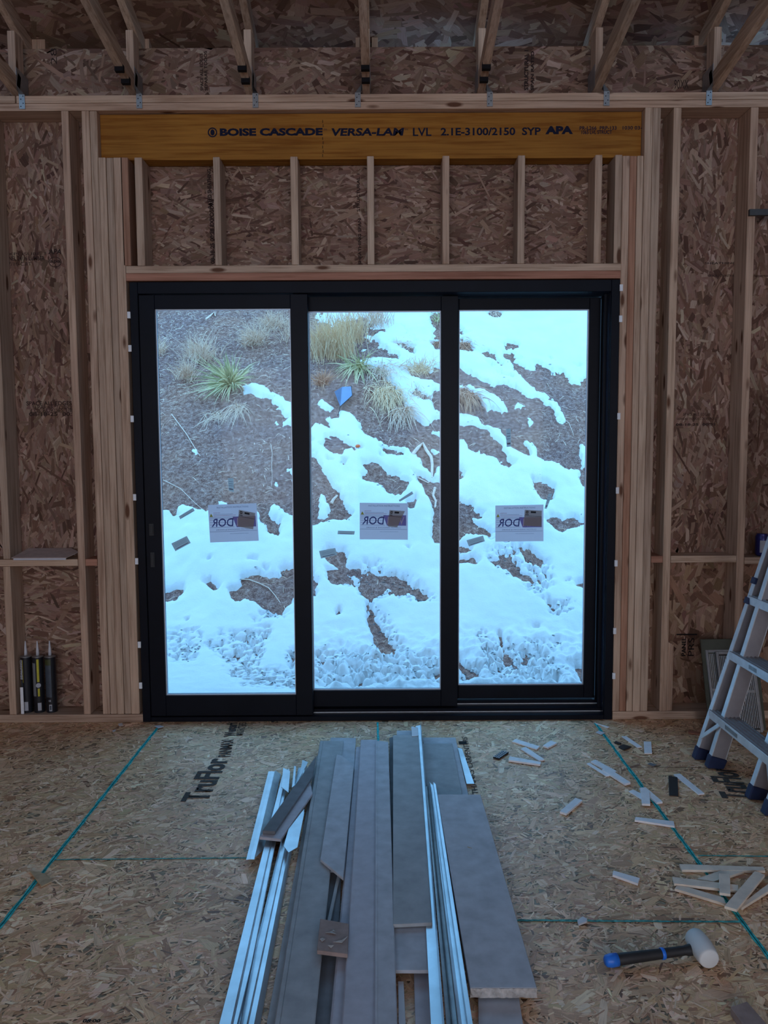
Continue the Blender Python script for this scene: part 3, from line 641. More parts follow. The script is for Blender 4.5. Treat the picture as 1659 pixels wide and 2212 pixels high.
# ---------------------------------------------------------------- papers on the glass
def quad_pt(Q, u, v): return (Q[0]*(1-u)*(1-v) + Q[1]*u*(1-v) + Q[2]*u*v + Q[3]*(1-u)*v)
def sticker(i, quad, card, where):
    y = PAN[i]['yin']; Q = [W(a, c, y) for a, c in quad]; t = thing('instruction_sheet', 'white instruction sheet with mirrored blue logo stuck on %s' % where, 'sheet', Q[3], 'instruction sheets on the glass')
    def poly(name, uvs, mat, off, sub=None):
        b = NB()
        for pts in uvs:
            b.faces.new([b.verts.new(quad_pt(Q, u, v) + Vector((0, -off, 0))) for u, v in pts])
        return mk(name, b, mat, t)
    def tx(s, u0_, u1_, v0_, v1_, mirror=False, bold=0.0, off=.0006, shear=0):
        o = quad_pt(Q, u0_, v1_); X = quad_pt(Q, u1_, v1_) - o; Y = quad_pt(Q, u0_, v0_) - o
        wl, hl = X.length, Y.length; X.normalize(); Y.normalize()
        if mirror: o = o + X*wl; X = -X
        return text_bm(s, wl, hl, X, Y, o + Vector((0, -off, 0)), bold, shear)
    poly('paper', [[(0,0),(1,0),(1,1),(0,1)]], M_stick, .0)
    mk('printed_lettering', joinbm([tx('INSTALLATION INSTRUCTIONS', .18, .83, .055, .10), tx('www.windorsystems.com', .42, .80, .77, .80, True), tx('CUSTOM WINDOWS & DOORS', .14, .85, .655, .69, True)]), M_print, t)
    poly('printed_rule', [[(a, v), (c, v), (c, v+.008), (a, v+.008)] for a, c, v in ((.1,.50,.255),(.02,.55,.33),(.02,.5,.345+.02),(.02,.52,.60),(.0,.98,.715),(.02,.5,.41),(.02,.5,.47),(.02,.5,.53))], M_print, .0004)
    poly('printed_rule', [[(a, v), (c, v), (c, v+.009), (a, v+.009)] for a, c, v in ((.1,.24,.215),(.1,.56,.29))], M_pred, .0004)
    poly('warning_triangle', [[(.02,.32),(.09,.32),(.055,.23)]], M_tri, .0004)
    poly('logo_panel', [[(.49,.335),(.965,.33),(.965,.615),(.565,.615)]], M_purp, .0004)
    mk('logo_lettering', tx('DOR', .05, .51, .37, .59, True, .01, .0008, -.12), M_navy, t)
    mk('logo_lettering', tx('WIN', .57, .93, .37, .59, True, .01, .0008, -.12), M_prw, t)
    poly('card', [card], M_beige, .0011)
    c = lambda u, v: tuple(card[0][k]*(1-u)*(1-v) + card[1][k]*u*(1-v) + card[2][k]*u*v + card[3][k]*(1-u)*v for k in (0, 1))
    poly('card_print', [[c(.08,.06),c(.22,.06),c(.22,.22),c(.08,.22)], [c(.36,.07),c(.66,.07),c(.66,.18),c(.36,.18)], [c(.05,.28),c(.25,.28),c(.25,.32),c(.05,.32)], [c(0,.36),c(1,.36),c(1,.38),c(0,.38)]], M_printk, .0013)
    poly('card_print', [[c(.11,.10),c(.19,.10),c(.19,.18),c(.11,.18)]], M_beige, .0015)
sticker(0, ((449,1091),(554,1087),(559,1168),(454,1172)), [(.63,.155),(.965,.26),(.90,.69),(.59,.60)], 'the left pane')
sticker(1, ((777,1086),(881,1087),(881,1166),(777,1165)), [(.62,.19),(.94,.215),(.78,.66),(.585,.64)], 'the middle pane')
sticker(2, ((1070,1092),(1174,1090),(1174,1169),(1070,1170)), [(.61,.13),(.965,.165),(.955,.60),(.59,.57)], 'the right pane')
ZLB, ZMB, ZRB = fr((320,1060),4.338), fr((640,1060),4.338), fr((960,1060),4.254)
ZLT, ZMT, ZRT = fr((320,640),4.809), fr((640,640),4.809), fr((960,640),4.254)
def glabel(i, quad, label, lines=True):
    y = PAN[i]['yin']; Q = [W(a, c, y) for a, c in quad]; b = NB(); b.faces.new([b.verts.new(q) for q in Q])
    o = mk('glass_label', b, M_stickg, None, label, 'label', 'small labels on the glass')
    b = NB()
    for v, hgt in ((.25,.03),(.4,.03),(.55,.03),(.78,.09)):
        b.faces.new([b.verts.new(quad_pt(Q, u, vv) + Vector((0,-.0006,0))) for u, vv in ((.12,v),(.88,v),(.88,v+hgt),(.12,v+hgt))])
    mk('printed_rule', b, M_print, o)
glabel(0, ZLB([(217,495),(362,424),(399,490),(255,567)]), 'wider grey label tilted on the left pane below its paper sheet')
glabel(0, ZLB([(288,240),(420,160),(437,188),(300,268)]), 'narrow grey label tilted on the left pane above the wider one')
glabel(0, ZLT([(828,1890),(885,1890),(890,2035),(838,2020)]), 'upright greenish label on the left pane over brown dirt')
glabel(1, ZMB([(390,374),(549,379),(543,412),(387,408)]), 'narrow level grey label beside the middle pane sheet')
glabel(1, ZMB([(213,565),(365,537),(383,600),(232,636)]), 'wider grey label on the middle pane over a dirt patch')
glabel(1, ZMB([(960,88),(1085,5),(1097,30),(970,103)]), 'narrow tilted label above the right corner of the middle sheet')
glabel(2, ZRB([(203,455),(355,412),(372,465),(225,513)]), 'wider grey label on the right pane left of its sheet')
glabel(2, ZRB([(955,28),(992,28),(940,165),(920,165)]), 'narrow upright label above the right corner of the right sheet')
glabel(2, ZRT([(567,1220),(608,1215),(612,1380),(572,1385)]), 'upright greenish label on the right pane over the snow strip')

# ---------------------------------------------------------------- hillside outside
def vnoise(x, y, seed=0):
    xi = np.floor(x).astype(np.int64); yi = np.floor(y).astype(np.int64); xf = x - xi; yf = y - yi
    def h(a, c):
        n = (a*374761393 + c*668265263 + seed*1442695041) & 0xffffffff; n = ((n ^ (n >> 13))*1274126177) & 0xffffffff
        return ((n ^ (n >> 16)) & 0xffff)/65535.0
    sx_, sy_ = xf*xf*(3-2*xf), yf*yf*(3-2*yf)
    return (h(xi,yi)*(1-sx_) + h(xi+1,yi)*sx_)*(1-sy_) + (h(xi,yi+1)*(1-sx_) + h(xi+1,yi+1)*sx_)*sy_
def fbm(x, y, o=4, seed=0):
    s = 0; a = .5; tot = 0
    for k in range(o): s = s + a*vnoise(x*2**k + 17.3*k, y*2**k + 5.1*k, seed+k); tot += a; a *= .5
    return s/tot
def base_z(y):
    return -0.16 + 0.74*np.logaddexp(0, (y-1.9)/.35)*.35
DIRT = ([('LT',[(-600,-400),(1580,-400),(1580,2160),(-600,2160)]),
 ('LB',[(-400,-100),(1600,-100),(1600,260),(1370,250),(1300,235),(1200,140),(1120,110),(1145,255),(1260,285),(1240,360),(1205,420),(1140,385),(1120,310),(1040,305),(1040,190),(560,190),(450,165),(430,150),(350,143),(270,165),(290,250),(250,260),(210,212),(150,230),(-400,260)]),
 ('LB',[(900,800),(1060,780),(1200,805),(1240,790),(1230,740),(1290,710),(1370,720),(1560,740),(1560,1000),(1370,1010),(1350,1070),(1260,1140),(1150,1140),(1080,1100),(1000,1050),(880,1015),(860,1040),(800,1050),(785,980),(765,905),(850,910),(895,870),(870,830)]),
 ('LB',[(100,925),(340,900),(355,940),(290,980),(270,1045),(100,1050)]),('LB',[(510,850),(600,820),(680,880),(660,930),(620,940),(580,880)]),
 ('LB',[(940,650),(1030,650),(1020,680),(950,675)]),('LB',[(1070,725),(1110,715),(1145,735),(1100,748)]),('LB',[(545,680),(590,660),(590,695),(560,700)]),('LB',[(1030,1165),(1080,1155),(1050,1195)]),
 ('LB',[(345,1240),(390,1225),(398,1240),(380,1248)]),
 ('MT',[(-140,-300),(1010,-300),(1000,165),(975,215),(940,280),(1050,280),(1130,330),(1130,375),(1060,400),(950,375),(900,365),(760,400),(850,440),(880,510),(960,550),(1040,575),(1085,630),(1070,670),(980,650),(860,640),(760,640),(670,680),(720,730),(900,745),(930,850),(1000,900),(1080,1000),(1130,1120),(1200,1240),(1350,1320),(1470,1270),(1660,1230),(1660,1980),(1500,1950),(1420,1920),(1340,1780),(1230,1690),(1180,1620),(1050,1580),(850,1510),(700,1440),(590,1250),(450,1225),(460,1330),(290,1310),(410,1440),(220,1380),(160,1400),(-140,1400)]),
 ('MT',[(980,450),(1100,450),(1220,500),(1240,600),(1190,590),(1140,540),(1050,520)]),('MT',[(1200,415),(1320,470),(1240,450)]),('MT',[(1410,480),(1500,440),(1600,430),(1600,600),(1500,600),(1430,570)]),
 ('MT',[(1390,200),(1400,160),(1600,150),(1600,360),(1490,350),(1400,290)]),('MT',[(1140,730),(1180,690),(1310,670),(1400,770),(1500,870),(1400,900),(1280,860),(1180,850)]),
 ('MT',[(1190,1000),(1240,940),(1340,1010),(1430,1110),(1330,1090),(1260,1060),(1190,1050)]),('MT',[(1410,960),(1500,925),(1620,930),(1620,1130),(1490,1110),(1450,1050)]),
 ('MT',[(290,1490),(400,1465),(500,1490),(560,1560),(680,1610),(680,1640),(590,1620),(480,1610),(490,1680),(340,1650),(245,1590),(300,1560)]),('MT',[(310,1700),(380,1720),(390,1750),(340,1740)]),
 ('MT',[(455,1750),(490,1730),(515,1770),(490,1800)]),('MT',[(100,1500),(160,1500),(200,1550),(100,1560)]),('MT',[(870,1560),(1000,1580),(1130,1660),(1100,1690),(1000,1680),(910,1610)]),('MT',[(860,1630),(890,1650),(895,1690)]),
 ('MT',[(690,1720),(830,1710),(900,1770),(980,1820),(1080,1880),(1180,1920),(1190,2000),(1150,2030),(1100,2110),(1060,2090),(930,2040),(850,1960),(680,1880),(670,1810),(730,1790)]),
 ('MT',[(1210,1830),(1260,1880),(1380,1940),(1560,1960),(1640,2200),(1420,2212),(1400,2150),(1340,2050),(1280,1950)]),
 ('MT',[(60,1690),(220,1700),(290,1850),(380,1960),(440,2030),(500,2150),(480,2212),(420,2300),(330,2212),(340,2120),(290,2060),(170,2050),(60,2050)]),
 ('MB',[(60,-60),(380,-20),(430,80),(530,235),(450,270),(160,330),(20,340),(60,140),(160,140),(230,230),(310,240),(310,140),(280,60),(150,30)]),('MB',[(1050,90),(1110,85),(1140,130),(1110,190),(1040,200)]),
 ('MB',[(1210,-60),(1400,-60),(1400,140),(1290,150),(1240,60)]),('MB',[(270,500),(300,485),(440,530),(480,580),(480,670),(600,700),(600,735),(540,740),(420,700),(300,670),(260,560)]),
 ('MB',[(285,730),(410,700),(530,750),(555,850),(430,860),(410,890),(320,885),(295,820)]),('MB',[(600,760),(850,750),(950,760),(1100,830),(1060,850),(1050,930),(1000,950),(930,930),(870,870),(800,930),(700,1000),(640,960),(570,880)]),
 ('MB',[(1060,870),(1150,860),(1220,930),(1250,1000),(1180,1020),(1100,960),(1060,900)]),('MB',[(60,800),(180,830),(220,870),(170,920),(60,930)]),
 ('MB',[(640,1060),(690,1050),(730,1150),(770,1250),(830,1350),(880,1430),(940,1460),(880,1500),(800,1560),(760,1480),(720,1350),(680,1230),(700,1150)]),('MB',[(440,880),(520,870),(500,900),(450,910)]),
 ('MB',[(1280,1690),(1400,1680),(1400,1800),(1330,1780)]),('MB',[(860,1570),(930,1535),(930,1560),(880,1590)]),('MB',[(1025,475),(1060,485),(1080,530),(1050,520)]),('MB',[(360,1150),(400,1100),(430,1160),(380,1180)]),
 ('RT',[(350,110),(500,110),(520,170),(490,200),(440,190)]),('RT',[(-100,290),(140,300),(260,375),(160,378),(-100,380)]),('RT',[(-100,420),(160,415),(250,460),(270,530),(300,560),(190,530),(-100,520)]),
 ('RT',[(550,460),(570,415),(620,415),(680,430),(680,495),(570,495)]),('RT',[(310,575),(370,535),(460,535),(480,600),(540,620),(520,670),(470,620),(360,590)]),('RT',[(370,640),(470,650),(460,665),(390,655)]),
 ('RT',[(480,685),(530,735),(655,750),(640,768),(540,760),(500,720)]),
 ('RT',[(525,520),(640,520),(660,560),(740,570),(640,590),(750,650),(840,650),(790,590),(890,610),(880,640),(1080,680),(1150,750),(1235,770),(1310,690),(1500,600),(1500,1560),(1290,1400),(1210,1350),(1170,1300),(1110,1130),(1080,1040),(1040,960),(960,910),(850,840),(750,760),(640,690),(610,600),(540,580)]),
 ('RT',[(-100,650),(130,670),(180,700),(330,780),(460,830),(500,805),(600,820),(740,880),(870,890),(950,950),(1000,990),(1010,1070),(1040,1130),(1110,1130),(1210,1350),(1240,1430),(1260,1500),(1245,1590),(1130,1590),(1000,1540),(850,1480),(780,1475),(570,1390),(570,1310),(470,1210),(350,1160),(300,1110),(130,1070),(-100,1060)]),
 ('RT',[(-100,1150),(130,1160),(300,1175),(390,1220),(470,1330),(540,1430),(590,1510),(665,1555),(590,1585),(520,1520),(400,1460),(340,1415),(250,1410),(210,1330),(130,1310),(-100,1310)]),
 ('RT',[(790,1680),(900,1720),(1000,1760),(1000,1850),(1015,1890),(930,1910),(870,1870),(820,1780)]),('RT',[(60,1530),(150,1560),(180,1620),(160,1665),(60,1665)]),('RT',[(1240,1580),(1500,1540),(1500,1800),(1285,1760),(1245,1660)]),
 ('RT',[(960,580),(985,570),(1005,590),(980,600)]),('RT',[(1200,610),(1280,625),(1260,638)]),('RT',[(1090,110),(1140,110),(1140,150),(1100,145)]),
 ('RB',[(-100,90),(130,100),(260,170),(370,250),(340,280),(240,250),(290,300),(400,350),(430,390),(400,430),(260,430),(180,430),(130,470),(-100,470)]),('RB',[(60,500),(200,490),(270,540),(260,570),(150,560)]),
 ('RB',[(60,600),(250,610),(340,650),(310,700),(200,660),(60,640)]),('RB',[(920,280),(990,240),(1100,260),(1200,250),(1290,280),(1400,290),(1400,330),(1280,330),(1160,350),(1070,390),(980,360)]),
 ('RB',[(680,520),(740,540),(790,540),(880,600),(940,640),(880,700),(810,680),(740,650),(720,580)]),('RB',[(510,600),(560,620),(680,720),(700,770),(820,830),(830,850),(700,840),(600,770),(480,700),(420,670),(520,660)]),
 ('RB',[(1090,870),(1130,850),(1180,880)]),('RB',[(1200,870),(1260,840),(1400,860),(1400,930),(1240,910)]),('RB',[(480,470),(660,470),(580,505)]),('RB',[(800,1270),(880,1290),(870,1310),(810,1300)]),
 ('RB',[(740,1480),(770,1490),(760,1600),(720,1610)]),('RB',[(60,1550),(150,1550),(200,1640),(330,1670),(320,1760),(250,1750),(180,1690)]),('RB',[(1200,1590),(1400,1600),(1400,1790),(1260,1770),(1200,1650)]),
 ('RB',[(490,1330),(520,1330),(530,1450),(600,1530),(640,1620),(720,1680),(680,1680),(560,1590),(520,1480)])])
SNOW = [('LT',[(975,960),(1110,915),(1190,940),(1280,1030),(1380,1070),(1490,1115),(1640,1140),(1640,1300),(1490,1260),(1430,1250),(1390,1180),(1310,1150),(1270,1080),(1120,1040),(1030,1010)]),
 ('LT',[(1320,1280),(1370,1285),(1370,1305),(1330,1305)]),('LT',[(1410,1300),(1580,1290),(1580,1340),(1470,1360),(1420,1340)]),('LT',[(1310,1930),(1370,1890),(1340,1960),(1310,1970)]),
 ('LT',[(1440,1790),(1490,1830),(1600,1900),(1600,2030),(1500,1990),(1500,1880),(1450,1820)]),('LT',[(460,1615),(490,1600),(518,1620),(505,1642),(470,1638)]),('LB',[(640,88),(770,100),(785,128),(660,128)]),
 ('MT',[(230,1130),(290,1120),(400,1210),(290,1240)]),('MT',[(1410,1400),(1450,1400),(1560,1460),(1500,1490),(1440,1440)]),('MT',[(1370,1590),(1450,1600),(1470,1570),(1480,1600),(1440,1650),(1380,1620)]),
 ('MT',[(1520,1770),(1480,1800),(1420,1910),(1640,1960),(1640,1780)]),('MT',[(640,530),(790,540),(700,568)]),('MT',[(800,260),(830,250),(845,300),(815,300)]),('MT',[(720,500),(790,500),(790,515)]),('MT',[(960,350),(1005,350),(1000,362)]),
 ('RT',[(-100,830),(200,840),(290,860),(420,910),(500,940),(585,1025),(540,1055),(450,1040),(440,1000),(400,1070),(370,1010),(270,910),(190,855),(-100,880)]),('RT',[(620,1020),(670,960),(765,1000),(700,1000),(640,1022)]),
 ('RT',[(755,1080),(790,1088),(802,1160),(770,1165)]),('RT',[(745,1300),(780,1295),(860,1360),(850,1430),(830,1460),(870,1500),(770,1480),(790,1400),(750,1350)]),('RT',[(1210,1350),(1290,1390),(1500,1430),(1500,1530),(1290,1520),(1260,1470)])]
SPECK = [('LB',[(640,1350),(900,1380),(1150,1280),(1150,1390),(1000,1430),(700,1400)],.66),('LB',[(540,1450),(1100,1430),(1090,1560),(980,1760),(800,1700),(620,1560)],.44),('LB',[(1300,1540),(1480,1500),(1480,1720),(1320,1700)],.5),
 ('LB',[(190,1350),(480,1330),(520,1480),(430,1640),(200,1640)],.34),('LB',[(700,1720),(1400,1720),(1400,1900),(900,1880)],.34),('LB',[(1040,1150),(1320,1140),(1280,1210),(1100,1210)],.5),('LB',[(950,1230),(1070,1230),(1000,1270)],.5),
 ('MB',[(620,640),(820,650),(860,760),(1060,780),(1300,1000),(1320,1050),(1150,1050),(900,980),(700,1060),(560,950),(560,720)],.5),('MB',[(640,1100),(820,1150),(1000,1480),(1150,1560),(700,1640),(720,1350)],.36),
 ('MB',[(180,1500),(700,1560),(1350,1560),(1350,1850),(180,1850)],.38),('MB',[(180,1560),(270,1560),(270,1780),(180,1780)],.5),('MB',[(780,1250),(900,1290),(880,1360),(800,1340)],.6),
 ('RB',[(380,560),(700,520),(960,650),(1000,900),(820,1010),(700,850),(420,720)],.5),('RB',[(700,830),(960,880),(940,930),(820,1000),(740,900)],.66),('RB',[(880,1040),(1180,1080),(1180,1180),(1000,1180)],.56),
 ('RB',[(290,1290),(440,1400),(560,1650),(640,1780),(420,1770),(340,1500)],.60),('RB',[(480,1300),(700,1500),(1060,1640),(1150,1780),(600,1790),(500,1500)],.40),('RB',[(720,1400),(1000,1430),(1000,1620),(720,1600)],.44),('RB',[(1060,1420),(1060,1440),(1000,1470),(1010,1430)],.8),
 ('RB',[(140,1600),(400,1640),(340,1790),(140,1780)],.5),('RB',[(380,430),(480,380),(500,470),(420,470)],.55)]
FR = dict(LT=ZLT, LB=ZLB, MT=ZMT, MB=ZMB, RT=ZRT, RB=ZRB)
PX0, PX1, PY0, PY1 = 180, 1480, 520, 1660
SNF = np.ones((PY1-PY0, PX1-PX0)); SPF = np.zeros_like(SNF)
def fill(arr, pts, val):
    xs = np.array([p[0] for p in pts]) - PX0; ys = np.array([p[1] for p in pts]) - PY0
    a0, a1 = int(max(0, xs.min())), int(min(arr.shape[1], xs.max()+2)); b0, b1 = int(max(0, ys.min())), int(min(arr.shape[0], ys.max()+2))
    if a1 <= a0 or b1 <= b0: return
    X, Y = np.meshgrid(np.arange(a0, a1)+.5, np.arange(b0, b1)+.5); ins = np.zeros(X.shape, bool); n = len(xs)
    for i in range(n):
        x1, y1, x2, y2 = xs[i], ys[i], xs[(i+1)%n], ys[(i+1)%n]
        if y1 == y2: continue
        c = ((y1 > Y) != (y2 > Y)) & (X < (x2-x1)*(Y-y1)/(y2-y1) + x1); ins ^= c
    s = arr[b0:b1, a0:a1]; s[ins] = val
for k_, p in DIRT: fill(SNF, FR[k_](p), 0.0)
for k_, p in SNOW: fill(SNF, FR[k_](p), 1.0)
for k_, p, v in SPECK: fill(SPF, FR[k_](p), v)
def gblur(a, s):
    r = int(3*s)+1; k = np.exp(-np.arange(-r, r+1)**2/(2*s*s)); k /= k.sum()
    a = np.apply_along_axis(lambda m: np.convolve(np.pad(m, r, 'edge'), k, 'valid'), 0, a)
    return np.apply_along_axis(lambda m: np.convolve(np.pad(m, r, 'edge'), k, 'valid'), 1, a)
SN1, SN8, SP3 = gblur(SNF, 1.6), gblur(SNF, 9), gblur(SPF, 5)
def proj(x, y, z):
    d = np.stack([x - CAM.x, y - CAM.y, z - CAM.z], -1); f_ = d @ np.array(Fw)
    return 829.5 + FP*(d @ np.array(Rt))/f_, 1106 - FP*(d @ np.array(Up))/f_
def samp(a, px, py):
    x = np.clip(px - PX0, 0, a.shape[1]-1.01); y = np.clip(py - PY0, 0, a.shape[0]-1.01); xi = x.astype(int); yi = y.astype(int); xf = x-xi; yf = y-yi
    return (a[yi,xi]*(1-xf)+a[yi,xi+1]*xf)*(1-yf) + (a[yi+1,xi]*(1-xf)+a[yi+1,xi+1]*xf)*yf
def ground_z(x, y):
    s = np.clip((y-1.2)/2, 0.15, 1)
    return base_z(y) + s*(.16*(fbm(x*.9, y*.9, 3, 3)-.5) + .07*(fbm(x*4, y*4, 3, 9)-.5)) + .030*(fbm(x*13, y*13, 4, 21)-.5) + .012*(fbm(x*50, y*50, 3, 31)-.5)
def gz(x, y): return float(ground_z(np.array([float(x)]), np.array([float(y)]))[0])
st = .0135
gx = np.arange(-3.9, 3.9, st); gyv = np.arange(.25, 7.6, st*1.0); GX, GY = np.meshgrid(gx, gyv)
GZ = ground_z(GX, GY); px, py = proj(GX, GY, base_z(GY) + .02)
wx = 13*(fbm(GX*9, GY*9, 3, 41)-.5) + 9*(fbm(GX*35, GY*35, 3, 43)-.5); wy = 13*(fbm(GX*9, GY*9, 3, 47)-.5) + 9*(fbm(GX*35, GY*35, 3, 49)-.5)
m1 = samp(SN1, px+wx, py+wy); m8 = samp(SN8, px+wx*.5, py+wy*.5); sp = samp(SP3, px, py)
grain = fbm(GX*42, GY*42, 3, 55); mid = fbm(GX*8, GY*8, 3, 57)
thick = .055*(m1-.42) + .05*(np.minimum(m1, 1))*(m8-.35) + .012*(mid-.5)*m1
thick = np.where(sp > .02, thick - sp*(.03 + .10*np.clip(.60-mid, 0, 1)) - sp*.75*(np.maximum(grain-.50, 0)) , thick)
lump = np.clip((py-1340)/80, 0, 1)*np.clip((px-640)/60, 0, 1)
cell = np.abs(fbm(GX*6, GY*6, 2, 61)-.5)*2; thick = thick + lump*m1*(.11*(fbm(GX*9, GY*9, 3, 63)-.5) + .06*(.3-cell) + .05*(fbm(GX*24, GY*24, 2, 67)-.5))
SZ = ground_z(GX, GY) - .018*(fbm(GX*13, GY*13, 4, 21)-.5) - .012*(fbm(GX*50, GY*50, 3, 31)-.5) + thick
def grid_mesh(name, X, Y, Z, keep=None):
    r, c = X.shape; V = np.stack([X, Y, Z], -1).reshape(-1, 3); idx = np.arange(r*c).reshape(r, c)
    q = np.stack([idx[:-1,:-1], idx[:-1,1:], idx[1:,1:], idx[1:,:-1]], -1).reshape(-1, 4)
    if keep is not None:
        kk = (keep[:-1,:-1] | keep[:-1,1:] | keep[1:,1:] | keep[1:,:-1]).ravel(); q = q[kk]
        u, inv = np.unique(q, return_inverse=True); V = V[u]; q = inv.reshape(-1, 4)
    me = bpy.data.meshes.new(name); me.vertices.add(len(V)); me.vertices.foreach_set('co', V.ravel()); me.loops.add(q.size); me.loops.foreach_set('vertex_index', q.ravel().astype(np.int32))
    me.polygons.add(len(q)); me.polygons.foreach_set('loop_start', (np.arange(len(q))*4).astype(np.int32)); me.update(calc_edges=True); return me
mk('hillside', grid_mesh('hillside', GX, GY, GZ), M_dirt, kind='structure', smooth=True)
mk('snow', grid_mesh('snow', GX, GY, SZ, SZ > GZ - .02), M_snow, None, 'patchy melting snow lying over the brown hillside outside the door', 'snow', kind='stuff', smooth=True)
ox = np.arange(-16, 16.1, .25); oy = np.concatenate([np.arange(-12, 0.2, .5), np.arange(.2, 18, .25)]); OX, OYY = np.meshgrid(ox, oy)
OZ = base_z(OYY) - .12 + .5*(fbm(OX*.4, OYY*.4, 3, 71)-.5)*np.clip((OYY-3)/4, 0, 1) - np.where(OYY < .2, .3, 0) + np.where(OYY > 7.8, .12, 0) + np.where(np.abs(OX) > 4.1, .1, 0)*(OYY > .5)
mk('hillside', grid_mesh('hillside', OX, OYY, OZ), M_snow, kind='structure', smooth=True)

# plants, sticks on the hill
def hillpt(px, py):
    d = ray(px, py); t = 4.3
    while t < 16:
        p = CAM + d*(t/d.y)
        if p.z < gz(p.x, p.y): return p
        t += .01
    return CAM + d*(12/d.y)
def blades(pts_dirs, wid, mat_tone=None, segs=5):
    V = []; Fc = []; T = []
    for (p, d, ln, droop, tone, wd) in pts_dirs:
        d = Vector(d).normalized(); s = d.cross(Vector((rnd.uniform(-.3,.3), -1, rnd.uniform(0,.5)))).normalized(); o = len(V)
        for k in range(segs+1):
            t = k/segs; c = Vector(p) + d*(ln*t) + Vector((0,0,-1))*(droop*ln*t*t); w_ = wd*(1-t**1.5)*.5 + .0004
            V += [c + s*w_, c - s*w_]; T += [tone, tone]
            if k: Fc.append((o+2*k-2, o+2*k-1, o+2*k+1, o+2*k))
    me = bpy.data.meshes.new('bl'); me.from_pydata([tuple(v) for v in V], [], Fc)
    a = me.attributes.new('tone', 'FLOAT', 'POINT'); a.data.foreach_set('value', T); return me
def tuft(name, px, py, n, ln, spread, wd, mat, label, up=(0,-.55,.8), droop=.35, cat='grass tuft', radius=.05, group='grass tufts on the hillside'):
    p0 = hillpt(px, py); L = []
    for i in range(n):
        a = rnd.uniform(0, 2*math.pi); r = spread*math.sqrt(rnd.random())
        d = Vector(up).normalized() + Vector((math.cos(a)*r, math.sin(a)*r*.6 - .1, math.sin(a)*r*.7))
        q = p0 + Vector((rnd.gauss(0, radius), rnd.gauss(0, radius*.6), 0)); q.z = gz(q.x, q.y) - .005
        L.append((q, d, ln*rnd.uniform(.5, 1.1), droop*rnd.uniform(.3, 1.4), rnd.random()**1.0, wd*rnd.uniform(.6, 1.3)))
    mk(name, blades(L, wd), mat, None, label, cat, group)
tuft('yucca_plant', 499, 830, 190, .60, 1.25, .016, M_yucca, 'spiky green yucca with long narrow leaves, seen through the left pane', droop=.30, up=(-.2,-.75,.35), cat='plant', radius=.03, group='yucca plants')
tuft('yucca_plant', 775, 792, 120, .46, 1.2, .014, M_yucca, 'drooping green yucca at the foot of the tall straw grass, middle pane', droop=.7, up=(-.1,-.8,.2), cat='plant', radius=.05, group='yucca plants')
tuft('yucca_plant', 948, 695, 40, .30, 1.1, .012, M_yucca, 'small yucca at the top right corner of the middle pane', droop=.6, cat='plant', radius=.03, group='yucca plants')
UPT = (0, -.45, .9); HG = (.05, -.95, -.12)
for a in ((715, 765, 520, .78, .34, .007, M_straw, 'tall pale straw grass at the top left of the middle pane', .13, UPT),
          (752, 735, 260, .70, .4, .007, M_straw, 'second tall straw clump right of the tallest one', .11, UPT), (812, 700, 150, .55, .5, .006, M_strawg, 'thin straw clump leaning on the snow edge at the top of the middle pane', .10, UPT),
          (838, 795, 260, .42, .8, .007, M_strawg, 'drooping pale grass right of the yucca in the middle pane', .13, HG), (838, 845, 300, .50, .6, .007, M_straw, 'straw grass hanging over the bank in the middle pane', .12, HG),
          (868, 885, 160, .42, .8, .007, M_strawg, 'loose grey grass fan at the lower end of the hanging grass', .06, HG), (696, 830, 140, .36, 1.0, .006, M_strawr, 'reddish spiky grass tuft at the left side of the middle pane', .03, None),
          (908, 800, 170, .30, 1.2, .007, M_straw, 'flattened straw clump surrounded by snow in the middle pane', .10, None), (550, 742, 260, .46, 1.0, .006, M_strawg, 'pale dry grass tuft near the top of the left pane', .07, None),
          (435, 775, 260, .50, .8, .006, M_strawg, 'dry grass clump up left of the yucca', .09, UPT), (402, 815, 180, .42, .8, .006, M_strawg, 'dry grass clump left of the yucca', .06, None), (345, 760, 90, .4, .9, .006, M_strawg, 'grass tuft at the left edge of the left pane', .06, None),
          (1000, 850, 220, .42, .7, .007, M_strawr, 'orange straw hanging at the left edge of the right pane', .09, HG), (1000, 745, 150, .26, .8, .006, M_strawr, 'brown grass mound ringed by snow at the left of the right pane', .08, HG),
          (945, 740, 130, .26, .8, .006, M_strawr, 'brown grass mound at the right edge of the middle pane', .08, HG), (875, 742, 120, .24, .8, .006, M_strawg, 'brown mound sticking out of the snow in the middle pane', .10, HG),
          (895, 860, 90, .20, .9, .006, M_strawg, 'thin grey grass between snow ridges in the middle pane', .09, None), (1065, 675, 70, .20, .8, .006, M_strawg, 'grass hanging from the top edge of the right pane', .08, HG),
          (468, 895, 110, .26, 1.2, .005, M_strawg, 'small pale roots below the yucca', .06, HG), (590, 705, 220, .40, 1.0, .006, M_strawg, 'faint dry tuft near the top right of the left pane', .10, None), (655, 740, 220, .5, .7, .006, M_strawg, 'dry grass behind the stile between left and middle panes', .16, UPT),
          (515, 880, 90, .40, .8, .005, M_strawg, 'thin pale stems hanging right below the yucca', .05, HG)):
    tuft('grass_tuft', a[0], a[1], a[2], a[3], a[4], a[5], a[6], a[7], droop=.5, radius=a[8], **({'up': a[9]} if a[9] else {}))
